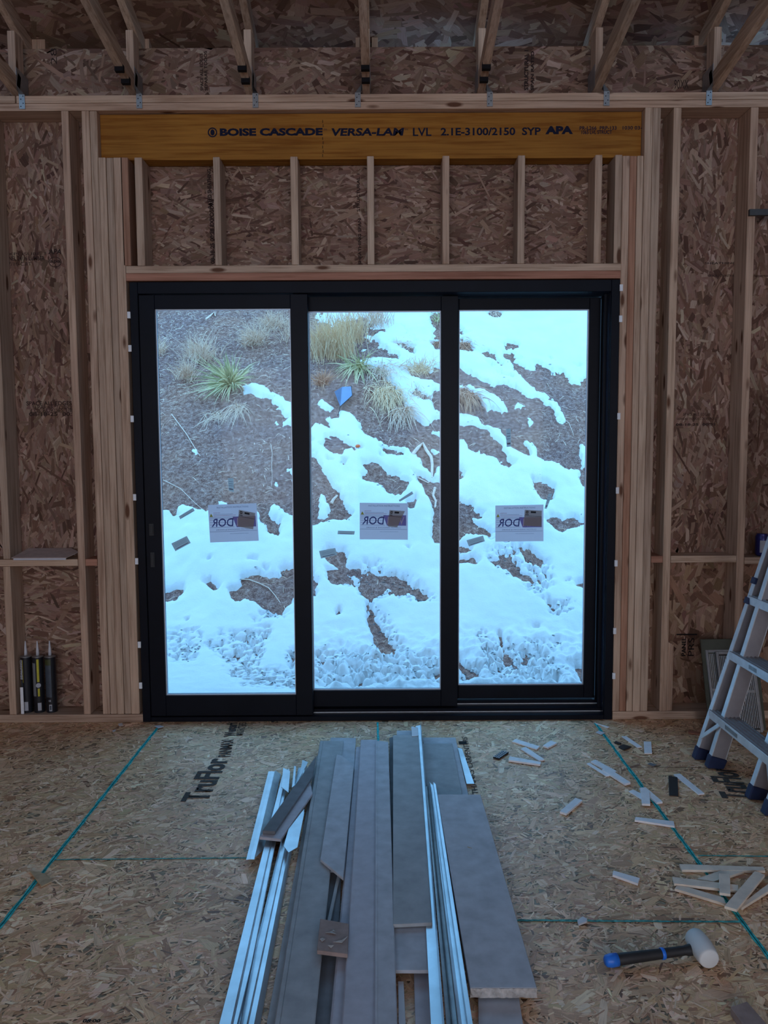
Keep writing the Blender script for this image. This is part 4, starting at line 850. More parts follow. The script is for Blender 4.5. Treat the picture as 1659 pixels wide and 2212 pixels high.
# straw litter
L = []
for i in range(15000):
    x = rnd.uniform(-3.2, 3.3); y = rnd.uniform(1.6, 6.9); a, c = proj(np.array([x]), np.array([y]), base_z(np.array([y]))+.02)
    m_ = samp(SN8, a, c)[0]
    if m_ > .35: continue
    dens = 1.0 if (a[0] < 700 and c[0] < 860) else .28
    if rnd.random() > dens: continue
    an = rnd.uniform(0, 2*math.pi); z = gz(x, y)
    L.append((Vector((x, y, z-.002)), (math.cos(an), math.sin(an)*.8, math.sin(an)*.6+rnd.uniform(.05,.5)), rnd.uniform(.03,.12), .3, rnd.random(), rnd.uniform(.003,.007)))
mk('straw_litter', blades(L, 0, segs=2), M_strawg, None, 'scattered short dry straw over the bare brown slope', 'straw', kind='stuff')
L = []
for i in range(12000):
    x = rnd.uniform(-3.0, 3.2); y = rnd.uniform(.9, 5.5); a, c = proj(np.array([x]), np.array([y]), base_z(np.array([y]))+.02)
    s_ = samp(SP3, a, c)[0]; m_ = samp(SN8, a, c)[0]
    if rnd.random() > (.15 if .2 < m_ < .8 else 0) + s_*1.1: continue
    L.append((x, y))
b = NB()
for (x, y) in L:
    i_, j_ = int((y-.25)/st), int((x+3.9)/st)
    z = max(GZ[i_, j_], SZ[i_, j_]); r = rnd.uniform(.006, .015); an = rnd.uniform(0, 6.28)
    vs = [b.verts.new((x + r*f_*math.cos(an+k*1.57), y + r*f_*math.sin(an+k*1.57), z + rnd.uniform(0,.006))) for k, f_ in ((0,1.6),(1,.6),(2,1.6),(3,.6))]
    top = b.verts.new((x, y, z+.008))
    for k in range(4): b.faces.new((vs[k], vs[(k+1)%4], top))
mk('dark_debris', b, M_sidingd, None, 'dark leaf crumbs scattered on the snow near the thawed patches', 'debris', kind='stuff')
def stick(pts, r, label, mat=M_stick_wood, name='branch', lift=.012):
    P_ = []
    for (a, c) in pts:
        h = hillpt(a, c); P_.append(h + Vector((0, -.01, lift)))
    b = NB(); n = len(P_); tube(b, P_, [r*(1-.45*i/(n-1)) for i in range(n)], 7)
    return mk(name, b, mat, None, label, 'branch', 'branches on the slope')
stick(ZMT([(1190,1740),(1205,1660),(1260,1590),(1315,1542),(1350,1610),(1400,1680),(1412,1760),(1408,1900)]), .024, 'bent pale branch arching over the dirt at the right of the middle pane')
stick(ZMT([(1440,2000),(1420,2080),(1450,2140),(1440,2212)]) + ZMB([(1310,150)]), .014, 'pale root stub standing below the bent branch')
stick(ZMT([(1230,1850),(1270,1900),(1370,1950),(1400,1930)]), .008, 'thin curved twig below the bent branch')
stick(ZLT([(250,1240),(400,1440),(520,1640),(545,1670)]), .005, 'thin grey stem running down the slope in the left pane')
stick(ZLT([(160,1920),(340,2010),(480,2150)]) + ZLB([(510,185)]), .004, 'thin reddish wire like stem at the lower left of the left pane')
stick(ZLT([(1275,1545),(1290,1640),(1285,1760),(1290,1900),(1280,1990)]), .003, 'thin upright pale stalk in the left pane')
stick(ZLB([(795,797),(850,840),(950,845),(1050,880),(1130,920),(1190,990),(1240,1060)]), .006, 'dry twig lying over the dirt patch at the bottom of the left pane')
stick(ZLB([(190,1475),(280,1490),(340,1525),(420,1555)]), .005, 'dark twig on the dirty snow at the bottom left', M_sidingd)
stick(ZRT([(1080,1135),(1140,1170),(1170,1240),(1185,1290)]), .004, 'short pale root below the snow tongue in the right pane')
stick(ZRB([(965,1160),(1040,1180),(1110,1210)]), .005, 'dark twig at the hollow in the snow, right pane', M_sidingd)
stick(ZRB([(220,1280),(290,1300),(380,1360),(430,1440),(440,1560)]), .0028, 'thin dark curved stalk over the snow at the lower right pane', M_sidingd)
stick(ZLT([(600,250),(650,210),(690,175),(700,215)]), .014, 'pale forked stick at the top of the left pane')
stick(ZMB([(330,130),(350,90),(385,55)]), .018, 'short pale stump at the left of the middle pane')
stick(ZMB([(1028,478),(1055,490),(1075,528)]), .014, 'short black stick in the snow under the middle paper', M_rubk)
b = NB(); Q = [hillpt(*q) + Vector((0,-.06,.05)) for q in ZMT([(400,1040),(480,990),(575,985),(585,1080),(460,1195)])]
b.faces.new([b.verts.new(q) for q in Q]); bmesh.ops.solidify(b, geom=b.faces[:], thickness=.004)
M_flag = plain('faded_blue_plastic_sheet', (0.16, 0.27, 0.46), .6, 0, .2, 15)
fl = mk('blue_plastic_scrap', b, M_flag, None, 'torn blue plastic flag stuck in the slope behind the middle pane', 'flag')
b = NB(); tube(b, [Q[2] + Vector((0,0,.0)), Q[3], Q[4], hillpt(*ZMT([(430,1245)])[0])], .004, 6); mk('flag_wire', b, M_rubk, fl)
b = NB(); p = hillpt(*ZMT([(640,1572)])[0]); lathe(b, [(.02,p.z), (.028,p.z+.015), (.018,p.z+.03), (0.0,p.z+.034)], p.x, p.y-.02, 10)
mk('orange_chip', b, plain('orange_plastic', (0.85,0.16,0.04), .6), None, 'small orange scrap in the snow behind the middle pane', 'scrap')

# ---------------------------------------------------------------- floor pile: siding boards and flashings
def board(name, pts, z, th, mat, label, cat, group=None, prof=None, bev=.0012, parent=None):
    """four (or more) photo corners of the upper face on the level z"""
    P_ = [F(a, c, z) for a, c in pts]
    b = NB()
    if prof is None: prism(b, P_, th, bev)
    else:      # loft: far-left, far-right, near-right, near-left
        rows = []
        for (l_, r_) in ((P_[0], P_[1]), (P_[3], P_[2])):
            up_, dn = [], []
            for (t_, h_) in prof:
                q = l_.lerp(r_, t_); up_.append(b.verts.new(q + Vector((0,0,h_)))); dn.append(b.verts.new(q + Vector((0,0,h_-th))))
            rows.append((up_, dn))
        (u1, d1), (u2, d2) = rows; n = len(prof)
        for i in range(n-1):
            b.faces.new((u1[i], u1[i+1], u2[i+1], u2[i])); b.faces.new((d1[i], d2[i], d2[i+1], d1[i+1]))
            b.faces.new((u1[i], d1[i], d1[i+1], u1[i+1])); b.faces.new((u2[i], u2[i+1], d2[i+1], d2[i]))
        b.faces.new((u1[0], u2[0], d2[0], d1[0])); b.faces.new((u1[-1], d1[-1], d2[-1], u2[-1]))
    return mk(name, b, mat, parent, label, cat, group)
gS, gM = 'siding boards in the pile', 'metal flashings in the pile'
Z1, Z2, Z3, Z4 = fr((440,1540),4.1475), fr((780,1540),4.1475), fr((440,1860),4.1475), fr((780,1860),3.95)
# lowest layer
board('siding_board', [(912,1593),(984,1593),(1012,1718),(940,1718)], .010, .009, M_siding, 'pale grey board behind the big panel, bottom right of pile', 'board', gS)
board('siding_board', [(905,1606),(976.5,1606),(999,1719),(925,1719)], .019, .008, M_siding2, 'darker board lying on the pale one behind the big panel', 'board', gS)
board('siding_board', [(1030,1900),(1082,1900),(1142,2290),(1034,2290)], .010, .009, M_siding, 'board under the near end of the big grey panel', 'board', gS)
g1 = board('siding_board', [(944,1716),(1038,1716),(1160,2134),(1016,2134)], .046, .026, M_siding, 'widest grey cement panel at the right of the pile with broken pale end', 'board', gS, bev=.0015)
P_ = [F(a, c, .0455) for a, c in ((1016,2134),(1160,2134))]; b = NB()
n = 26; rows = []
for i in range(n+1):
    q = P_[0].lerp(P_[1], i/n); rows.append([b.verts.new((q.x + rnd.uniform(-.001,.001), q.y - rnd.uniform(.0005,.004), .0455 - .0255*k/3)) for k in range(4)])
for i in range(n):
    for k in range(3): b.faces.new((rows[i][k], rows[i][k+1], rows[i+1][k+1], rows[i+1][k]))
mk('broken_edge', b, M_core, g1)
b = NB(); prism(b, [F(*q, .0466) for q in Z2([(950,1195),(958,1198),(995,1210),(990,1213),(955,1205)])], .0005); mk('wood_sliver', b, M_tan, None, 'tiny brown sliver lying on the widest grey panel', 'sliver')
board('siding_board', [(684,1632),(700,1632),(622,2290),(561,2290)], .013, .011, M_siding2, 'green grey strip showing along the left edge under the broad board', 'board', gS)
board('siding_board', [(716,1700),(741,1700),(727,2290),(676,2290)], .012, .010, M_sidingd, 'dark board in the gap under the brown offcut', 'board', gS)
board('siding_board', [(714,1593),(769,1594),(752,1880),(700,1880)], .024, .009, M_siding, 'board with a pale edge lying under the pointed one', 'board', gS)
board('siding_board', [(735,1860),(741,1860),(712,2000),(704,2000)], .022, .008, M_siding2, 'thin strip in the slot below the pointed board', 'board', gS)
board('siding_board', [(857,1578),(895,1578),(927,2096),(851,2096)], .040, .010, M_siding, 'mid board under the blunt one, ending before the frame edge', 'board', gS)
board('siding_board', [(893,2060),(925,2060),(942,2290),(899,2290)], .012, .010, M_siding3, 'mauve board showing low in the pile at the bottom edge', 'board', gS)
board('siding_board', [(769,1613),(779,1613),(752,2290),(705,2290)], .030, .012, M_siding3, 'narrow board left of the double boards', 'board', gS, prof=[(0,-.006),(.12,0),(.88,0),(1,-.004)])
board('siding_board', [(691,1600),(742,1600),(672,2290),(579,2290)], .034, .011, M_siding2, 'broad green grey board on the left half of the pile', 'board', gS, prof=[(0,-.004),(.03,0),(.13,0),(.14,-.002),(.16,0),(.97,0),(1,-.002)])
board('siding_board', [(779,1598),(814,1598),(812,2290),(733,2290)], .048, .012, M_siding3, 'left half of the paired long boards in the centre of the pile', 'board', gS, prof=[(0,-.004),(.04,0),(1,0)])
board('siding_board', [(812,1599),(839,1602),(861,2290),(810,2290)], .055, .012, M_siding, 'right half of the paired long boards with a pale ridge', 'board', gS, prof=[(0,.001),(.10,.001),(.14,-.001),(.95,-.001),(1,-.004)])
board('siding_board', Z1([(1190,370),(1245,385),(1345,470),(1250,1480),(1045,1310)]), .047, .010, M_siding, 'pointed board cut at an angle at its near end', 'board', gS)
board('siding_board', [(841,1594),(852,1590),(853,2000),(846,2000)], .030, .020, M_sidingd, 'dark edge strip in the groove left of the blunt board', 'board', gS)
board('siding_board', [(849,1588),(904,1588),(934,1993),(849,1997)], .056, .011, M_siding2, 'blunt board with a square near end, right of centre', 'board', gS)
board('siding_board', Z1([(945,575),(975,720),(690,1130),(500,1110)]), .048, .011, M_siding3, 'lower of the two crossed offcuts at the left of the pile', 'board', gS)
board('siding_board', Z1([(1005,385),(975,570),(640,1062),(525,1055)]), .062, .012, M_sidingd, 'upper of the two crossed offcuts at the left of the pile', 'board', gS)
br = board('siding_offcut', Z3([(1045,515),(1300,560),(1290,835),(1015,800)]), .058, .012, M_brownb, 'square brown offcut with flaking surface', 'board', gS)
b = NB()
for pts in ([(1090,640),(1150,630),(1190,660),(1130,650)], [(1040,700),(1060,690),(1090,705),(1060,722)], [(1160,725),(1240,715),(1290,680),(1240,735)], [(1110,760),(1165,760),(1140,778)], [(1150,625),(1165,615),(1180,640)]):
    prism(b, [F(*q, .0595) + Vector((0,0,rnd.uniform(0,.003))) for q in Z3(pts)], .001)
mk('flaking_chip', b, M_core, br)
# flashings
L1 = [(0,.020),(.02,.0),(.45,.0),(.5,.003),(.55,0),(1,0.0)]
board('metal_flashing', [(612,1660),(627,1662),(508,2290),(448,2290)], .024, .0012, M_galv, 'long bright flashing along the left side of the pile, outermost', 'flashing', gM, prof=[(0,-.018),(.10,0),(.55,.0),(.6,.006),(.66,0),(.9,0),(1,.012)])
board('metal_flashing', [(646,1660),(664,1650),(545,2290),(496,2290)], .022, .0012, M_galv, 'second long flashing beside the outermost one, bent near its end', 'flashing', gM, prof=[(0,.014),(.05,0),(.4,0),(.45,.004),(.5,0),(.75,-.002),(1,-.018)])
board('metal_flashing', Z1([(580,520),(640,525),(460,1312),(380,1310)]), .030, .0012, M_galv, 'short bright flashing lying furthest left', 'flashing', gM, prof=[(0,-.002),(.5,0),(.9,0),(1,.002)])
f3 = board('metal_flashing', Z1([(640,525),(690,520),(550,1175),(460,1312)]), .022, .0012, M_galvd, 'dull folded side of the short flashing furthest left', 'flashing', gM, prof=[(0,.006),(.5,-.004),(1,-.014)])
board('metal_flashing', Z1([(712,490),(775,520),(760,715),(695,665)]), .046, .0012, M_galv, 'crumpled flashing end above the crossed offcuts', 'flashing', gM)
board('metal_flashing', Z1([(810,472),(828,480),(815,650),(790,670)]), .050, .0012, M_galv, 'narrow bright flashing end beside the crumpled one', 'flashing', gM)
board('metal_flashing', Z1([(885,420),(935,440),(915,480),(855,590)]), .052, .0012, M_galv, 'small torn flashing tip right of the narrow one', 'flashing', gM)
board('metal_flashing', Z1([(900,860),(900,900),(840,1205),(760,1252),(715,1195),(760,1040)]), .046, .0012, M_galv, 'pointed flashing piece poking out under the crossed offcuts', 'flashing', gM)
m1_ = board('metal_flashing', [(898,1568),(909,1566),(964,2290),(935,2290)], .046, .0012, M_galv, 'long angled flashing right of the blunt board, standing flange', 'flashing', gM, prof=[(0,0),(.9,0),(1,.03)])
board('metal_flashing', [(919,1700),(929,1692),(998,2290),(968,2290)], .040, .0012, M_galvd, 'dark grooved flashing right of the angled one', 'flashing', gM, prof=[(0,.028),(.12,0),(.5,-.004),(.55,.004),(.6,-.004),(.96,0),(1,.006)])
board('metal_flashing', [(927,1688),(941,1699),(1032,2290),(998,2290)], .038, .0012, M_galv, 'rightmost long flashing, cut slanted at its far end', 'flashing', gM, prof=[(0,.010),(.06,0),(.3,-.003),(.6,-.003),(.66,.012),(1,.010)])
board('metal_flashing', [(860,2120),(872,2120),(880,2290),(862,2290)], .018, .0012, M_white, 'white strip low in the gap at the bottom edge', 'flashing', gM)
board('metal_flashing', Z2([(865,310),(905,320),(1015,635),(945,635)]), .016, .0012, M_galv, 'short white strip beside the pale board at the back', 'flashing', gM)
board('metal_flashing', Z2([(450,120),(512,132),(512,205),(455,210)]), .058, .0012, M_white, 'small white tab at the far end of the blunt board', 'flashing', gM)

# ---------------------------------------------------------------- wooden shims and chips on the floor
Z5, Z6, Z7, Z8 = fr((1040,1560),4.608), fr((1340,1560),5.028), fr((1250,1960),4.056), fr((0,1540),3.291)
gW = 'pale shims scattered on the floor'; gP = 'shims in the heap at the right'
for fz, pts, z, lab, grp in ((Z5, [(340,165),(580,240),(550,268),(305,190)], .007, 'pale shim furthest back in the loose row near the door', gW), (Z5, [(690,182),(752,205),(665,250),(610,232)], .009, 'stubby thick shim right of the row near the door', gW),
    (Z5, [(440,245),(630,370),(575,380),(390,262)], .007, 'pale shim slanting between the two others of the row', gW), (Z5, [(280,338),(595,395),(585,420),(270,375)], .010, 'nearest shim of the loose row near the door', gW),
    (Z5, [(1135,372),(1345,485),(1300,505),(1085,390)], .008, 'upper shim of the overlapping trio beside the right chalk line', gW), (Z5, [(1240,440),(1485,598),(1430,613),(1200,470)], .012, 'longest shim of the overlapping trio beside the right chalk line', gW),
    (Z5, [(1075,402),(1275,530),(1240,535),(1045,412)], .005, 'lowest shim of the overlapping trio beside the right chalk line', gW), (Z5, [(935,752),(1005,775),(845,910),(778,888)], .010, 'lone shim with a thick end between the pile and the chalk line', gW),
    (Z5, [(1135,8),(1275,45),(1255,55)], .005, 'thin wedge at the foot of the door frame corner', gW), (Z5, [(1440,138),(1600,245),(1555,250),(1395,140)], .005, 'greyish shim with a knot beyond the chalk line', gW),
    (Z6, [(255,208),(335,210),(345,335),(262,335)], .006, 'short upright looking shim near the back right', gW), (Z6, [(578,565),(648,557),(915,772),(850,780)], .006, 'long thin shim beside the dark strip', gW),
    (Z6, [(140,732),(230,775),(300,880),(90,748)], .005, 'left shim of the crossed cluster on the chalk line', gW), (Z6, [(275,705),(460,862),(395,872),(205,712)], .009, 'right shim of the crossed cluster on the chalk line', gW),
    (Z6, [(215,715),(315,750),(325,888),(235,883)], .014, 'top shim of the crossed cluster on the chalk line', gW), (Z6, [(165,1028),(580,1075),(590,1128),(155,1060)], .009, 'shim lying across the chalk line in front of the cluster', gW),
    (Z6, [(-75,1610),(210,1692),(190,1752),(-85,1655)], .009, 'shim alone left of the heap', gW),
    (Z6, [(640,1540),(1555,1572),(1575,1612),(670,1603)], .010, 'furthest long shim of the heap', gP), (Z6, [(1185,1575),(1345,1620),(1010,1730),(830,1700)], .009, 'flat pale shim lying under the others in the heap', gP),
    (Z6, [(565,1678),(1280,1768),(1280,1830),(585,1750)], .015, 'long shim pointing left in the middle of the heap', gP), (Z6, [(625,1757),(1120,1905),(1150,1975),(590,1806)], .010, 'nearest long shim of the heap', gP),
    (Z6, [(1070,1640),(1190,1650),(1197,1868),(1077,1850)], .022, 'short piece with two dark marks on top of the heap', gP), (Z6, [(1460,1615),(1570,1655),(1265,2035),(1130,1995)], .020, 'slanting shim with a knot on the heap', gP),
    (Z6, [(1680,1700),(1680,1790),(1320,2015),(1290,1990)], .012, 'shim of the heap reaching the right picture edge', gP)):
    pts = fz(pts); o = board('wood_shim', pts, z, min(z-.0006, .009), M_shimp if grp == gP else M_shim, lab, 'shim', grp, bev=.0004)
board('wood_chip', Z8([(205,1115),(320,1140),(370,1195),(295,1232)]), .006, .005, M_tan, 'tan chip of wood on the left chalk line', 'chip')
board('wood_block', Z7([(1330,870),(1475,822),(1760,1150),(1560,1190)]), .025, .024, M_brownb, 'mauve block end at the lower right corner', 'block')
bt = board('plastic_pad', Z5([(205,280),(272,296),(178,360),(115,345)]), .009, .008, M_rubk, 'black plastic shim pad with a grid of holes', 'pad', None)
b = NB()
for i in range(6):
    for j in range(3):
        Q = [F(*q, .0094) for q in Z5([(205,280),(272,296),(178,360),(115,345)])]; c_ = lambda u, v: quad_pt(Q, u, v)
        b.faces.new([b.verts.new(c_(u, v)) for u, v in (((j+.2)/3,(i+.2)/6), ((j+.8)/3,(i+.2)/6), ((j+.8)/3,(i+.8)/6), ((j+.2)/3,(i+.8)/6))])
mk('hole_grid', b, M_siding, bt)
board('plastic_pad', Z5([(1410,218),(1495,240),(1420,270),(1362,240)]), .008, .007, M_rubk, 'black square pad beyond the right chalk line', 'pad')
board('plastic_pad', Z5([(1335,185),(1395,205),(1380,215),(1320,200)]), .006, .005, M_rubk, 'small black bit beside the black square pad', 'pad')
board('plastic_pad', Z6([(522,580),(622,595),(630,798),(530,790)]), .005, .004, M_rubk, 'dark upright looking strip beside the long thin shim', 'pad')
board('bark_chip', Z6([(325,438),(398,460),(365,478),(295,452)]), .004, .003, M_sidingd, 'small dark flake near the ladder side of the chalk line', 'chip')
board('paper_scrap', Z5([(1165,82),(1235,105),(1190,125),(1135,100)]), .004, .002, M_white, 'white paper scrap on the far end of the right chalk line', 'scrap')
board('paper_scrap', [(333,1568),(345,1566),(354,1569),(342,1573)], .006, .002, M_white, 'white scrap at the far end of the left chalk line', 'scrap')
board('paper_scrap', [(255,1563),(264,1561),(266,1567),(257,1568)], .006, .002, M_white, 'white crumb on the floor left of the door corner', 'scrap')
board('paper_scrap', [(242,1578),(250,1575),(250,1578),(245,1581)], .004, .002, M_white, 'smaller white crumb in front of the first one', 'scrap')
board('paper_scrap', [(1247,1987),(1258,1979),(1269,1984),(1268,1990),(1250,1997)], .010, .006, M_white, 'white crumpled bit at the left end of the near chalk line', 'scrap')
board('wood_sliver', [(1486,1577),(1487,1582),(1515,1586),(1514,1581)], .010, .008, M_redp, 'short brown stick lying behind the ladder feet', 'stick')

# ---------------------------------------------------------------- mallet
hp0, hp1 = F(1318, 2075, .020), F(1504, 2050, .026); ax = (hp1-hp0).normalized()
ml = thing('mallet', 'white headed rubber mallet with black handle lying on the floor', 'mallet', F(1500, 2075, 0))
def cyl(bm, p0, p1, prof, seg=32):
    p0, p1 = Vector(p0), Vector(p1); d = (p1-p0); ln = d.length; d.normalize(); s = d.cross(Vector((0,0,1))).normalized(); t_ = s.cross(d); rings = []
    for (u, r) in prof:
        c = p0 + d*(ln*u); rings.append([bm.verts.new(c + (s*math.cos(2*math.pi*k/seg) + t_*math.sin(2*math.pi*k/seg))*r) for k in range(seg)])
    for i in range(len(rings)-1):
        for k in range(seg): bm.faces.new((rings[i][k], rings[i][(k+1)%seg], rings[i+1][(k+1)%seg], rings[i+1][k]))
    bm.faces.new(rings[0][::-1]); bm.faces.new(rings[-1])
b = NB(); cyl(b, hp0, hp1, [(0,.0145),(.02,.0165),(.3,.0150),(.60,.0135),(.86,.0125),(.90,.015),(.98,.0155),(1,.014)], 20); mk('handle', b, M_rubk, ml, smooth=True)
b = NB(); e0 = hp0 - ax*.004; cyl(b, e0 - ax*.012, hp0 + ax*.022, [(0,.010),(.12,.0155),(.5,.018),(1,.0172)], 20); mk('handle_cap', b, M_brblue, ml, 'bright blue cap', smooth=True)
b = NB(); g0 = hp0.lerp(hp1, .585); cyl(b, g0, g0 + ax*.010, [(0,.0150),(.1,.0158),(.9,.0158),(1,.0148)], 20); mk('grip_ring', b, M_brblue, ml, 'blue ring', smooth=True)
hA, hB = F(1499, 2022, .033), F(1533, 2073, .033)
b = NB(); cyl(b, hA, hB, [(0,.020),(.02,.026),(.06,.0285),(.25,.031),(.5,.0325),(.75,.031),(.94,.0285),(.98,.0268),(1,.024)], 40); mk('head', b, M_rubw, ml, 'white rubber head', smooth=True)

# ---------------------------------------------------------------- ladder
lad = thing('stepladder', 'aluminium stepladder with blue feet at the right edge of the floor', 'ladder', F(1600, 1700, 0))
def rail(p_foot, p_top_px, yo=0, wd=.066, name='rail', h=1.75):
    f0 = F(*p_foot, .0); tp = W(p_top_px[0], p_top_px[1], f0.y); d = (tp - f0).normalized(); e = f0 + d*(h/d.z)
    wdir = Vector((0,1,0)).cross(d) * 1; wdir = wdir if wdir.x > 0 else -wdir
    b = NB(); s0 = f0 + d*.05
    beam(b, s0 + wdir*wd/2, e + wdir*wd/2, wdir, wd, .003)                                # web facing the camera
    mk(name + '_web', b, M_aluweb, lad)
    b = NB()
    beam(b, s0 + Vector((0,.012,0)), e + Vector((0,.012,0)), (0,1,0), .030, .004, .0008)
    beam(b, s0 + wdir*wd + Vector((0,.012,0)), e + wdir*wd + Vector((0,.012,0)), (0,1,0), .030, .004, .0008)
    mk(name + '_flange', b, M_alu, lad)
    b = NB(); beam(b, f0 + d*.0 + wdir*wd/2 + Vector((0,.010,.002)), s0 + d*.012 + wdir*wd/2 + Vector((0,.010,0)), wdir, wd+.012, .042, .004)
    for v in b.verts: v.co.z = max(v.co.z, .001)
    mk('rubber_foot', b, M_blue, lad)
    return f0, d, wdir, e
lf = rail((1501, 1641), (1652, 1200)); li = rail((1529, 1660), (1659, 1248)); ri = rail((1617, 1727), (1790, 1235)); rf_ = rail((1652, 1762), (1838, 1238))
def at_z(r, z): return r[0] + r[1]*(z/r[1].z)
zst = [W(1541, 1535, lf[0].y).z, W(1592, 1408, lf[0].y).z, W(1640, 1288, lf[0].y).z]; dz_ = zst[1]-zst[0]
zst += [zst[2]+dz_*(k+1) for k in range(2)]
for k, z in enumerate(zst):
    a = at_z(lf, z) + Vector((-.008, .01, 0)); c = at_z(rf_, z) + Vector((-.008, -.02, 0)); c.x = a.x + .0
    wide = Vector((1,0,0)); b = NB()
    beam(b, a + wide*.045 + Vector((0,0,.0)), c + wide*.045, (1,0,0), .09, .004)
    for q in range(5): beam(b, a + wide*(.012+q*.018) + Vector((0,0,.004)), c + wide*(.012+q*.018) + Vector((0,0,.004)), (1,0,0), .004, .004)
    mk('step', b, M_aluweb, lad)
    b = NB(); beam(b, a + Vector((0,0,-.016)), c + Vector((0,0,-.016)), (0,0,1), .036, .004, .001); beam(b, a + Vector((.006,0,-.035)), c + Vector((.006,0,-.035)), (1,0,0), .014, .003)
    mk('step_front', b, M_alu, lad)
    if k < 2:
        b = NB(); m0 = a.lerp(c, .34 if k else .30); m1 = a.lerp(c, .46 if k else .5)
        beam(b, m0 + Vector((-.0025,0,-.016)), m1 + Vector((-.0025,0,-.016)), (0,0,1), .018, .0008); mk('worn_sticker', b, M_galvd, lad, 'worn dark sticker')
b = NB(); a = at_z(lf, zst[0]) + Vector((-.006, -.10, -.03)); c = at_z(lf, zst[0]-.13) + Vector((-.006, .005, 0)); beam(b, a, c, (1,0,0), .006, .018, .001); mk('brace', b, M_alu, lad); b = NB()
a2 = at_z(rf_, zst[0]) + Vector((-.012, .12, -.03)); c2 = at_z(rf_, zst[0]-.14) + Vector((-.010, .0, 0)); beam(b, a2, c2, (1,0,0), .006, .018, .001)
mk('brace', b, M_alu, lad)
b = NB()
for pz in (1255, 1298):
    z = W(1640, pz, lf[0].y).z; q = at_z(lf, z) + Vector((-.004, .010, 0)); beam(b, q - lf[1]*.015, q + lf[1]*.015, (0,1,0), .040, .012, .002)
mk('lock_collar', b, M_blue, lad, 'navy collar')
# rear legs of the ladder (outside the picture)
b = NB()
for r in (lf, rf_):
    tp = r[3]; beam(b, tp, (tp.x + .62, tp.y, .0), (1,0,0), .05, .025, .001)
mk('rear_leg', b, M_alu, lad)
b = NB(); beam(b, lf[3] + Vector((.03,.03,.0)), rf_[3] + Vector((.03,-.03,0)), (1,0,0), .10, .03, .004); mk('top_hinge', b, M_blue, lad)

# ---------------------------------------------------------------- things in the right bays
yb = OY - .02
a0 = W(1527, 1545, .02); a1 = W(1655, 1545, .02); zt_ = W(1540, 1381, .09).z
def leanbox(name, x0, x1, yb0, yt0, z0, z1, th, mat, label, cat):
    b = NB(); vs = []
    for (y, z) in ((yb0, z0), (yt0, z1)):
        for (x, yy) in ((x0, y), (x1, y), (x1, y+th), (x0, y+th)): vs.append(b.verts.new((x, yy, z)))
    for f in ((3,2,1,0),(4,5,6,7),(0,1,5,4),(1,2,6,5),(2,3,7,6),(3,0,4,7)): b.faces.new([vs[i] for i in f])
    return mk(name, b, mat, None, label, cat)
yA = -.17
xA0, xA1 = W(1533, 1560, yA).x, W(1656, 1560, yA).x
ztA = W(1560, 1381, -.03).z
leanbox('backer_board', xA0, xA1+.0, yA, -.030, .0, ztA, .010, M_green, 'olive grey board leaning on the studs behind the ladder', 'board')
def grille(x0, x1, yb0, yt0, z1, label, off):
    zl = z1; t = thing('vent_grille', label, 'grille', ((x0+x1)/2, yb0, 0), 'vent grilles leaning behind the ladder'); dr = Vector((0, yt0-yb0, zl)).normalized(); nn = Vector((0, -dr.z, dr.y)); H_ = Vector((0, yt0-yb0, zl)).length
    def pt(x, s, n_=0): return Vector((x, yb0, .001)) + dr*s + nn*n_
    b = NB(); fw = .015
    beam(b, pt(x0+fw/2, 0), pt(x0+fw/2, H_), (1,0,0), fw, .014, .002); beam(b, pt(x1-fw/2, 0), pt(x1-fw/2, H_), (1,0,0), fw, .014, .002)
    for s in (fw/2, H_*.5, H_-fw/2): beam(b, pt(x0+fw, s), pt(x1-fw, s), (0, dr.y, dr.z), fw, .012, .001)
    mk('frame', b, M_galvd, t)
    b = NB(); n_ = max(3, int((x1-x0-2*fw)/.0085))
    for k in range(n_):
        xx = x0+fw+(k+.5)*(x1-x0-2*fw)/n_
        beam(b, pt(xx, fw+.006, .002), pt(xx, H_-fw-.006, .002), (1,0,0), .0026, .007)
    mk('louvre', b, M_alu, t)
    b = NB(); beam(b, pt((x0+x1)/2, fw, -.004), pt((x0+x1)/2, H_-fw, -.004), (1,0,0), x1-x0-2*fw, .002); mk('dark_backing', b, M_rubk, t)
zg = W(1560, 1406, -.06).z
xg = lambda p: W(p, 1480, -.12).x
grille(xg(1534), xg(1640), yA-.012, -.042, zg, 'rear silver vent grille leaning on the olive board', 0)
grille(xg(1553), xg(1634), yA-.034, -.064, zg-.004, 'front silver vent grille with narrow louvres behind the ladder', 0)
# thin laths standing against stud
x0 = xw(1440, 1460)
for k in range(4):
    xx = x0 + k*.0095; b = NB(); bx(b, xx, xx+.0088, .004+.002*k, .05, zBT+.0005, W(1446, 1387+k*2, 0).z, .0008); mk('standing_lath', b, M_stud, None, '%s thin lath from the left of four standing against a stud' % ords[k], 'lath', 'laths standing on the bottom plate')
# blue can on the block
can = thing('drink_can', 'blue and silver can standing on the block at the right edge', 'can', W(1645, 1200, .05)); cz = zBL1 - .01 + .0008
cx_ = W(1645, 1190, .055).x
b = NB(); lathe(b, [(.024,cz),(.033,cz+.008),(.033,cz+.104),(.026,cz+.116),(.027,cz+.119)], cx_, .055, 32); mk('can_body', b, plain('blue_can_paint', (.03,.03,.16), .3, .3), can, smooth=True)
b = NB()
for k in range(8):
    a_, c_ = -2.3 + k*.14, -2.3 + (k+1)*.14; b.faces.new([b.verts.new((cx_ + .0335*math.cos(t_), .055 + .0335*math.sin(t_), z_)) for t_, z_ in ((a_, cz+.02), (c_, cz+.02), (c_, cz+.085), (a_, cz+.085))])
mk('can_label', b, M_tubew, can, 'silver white label panel')
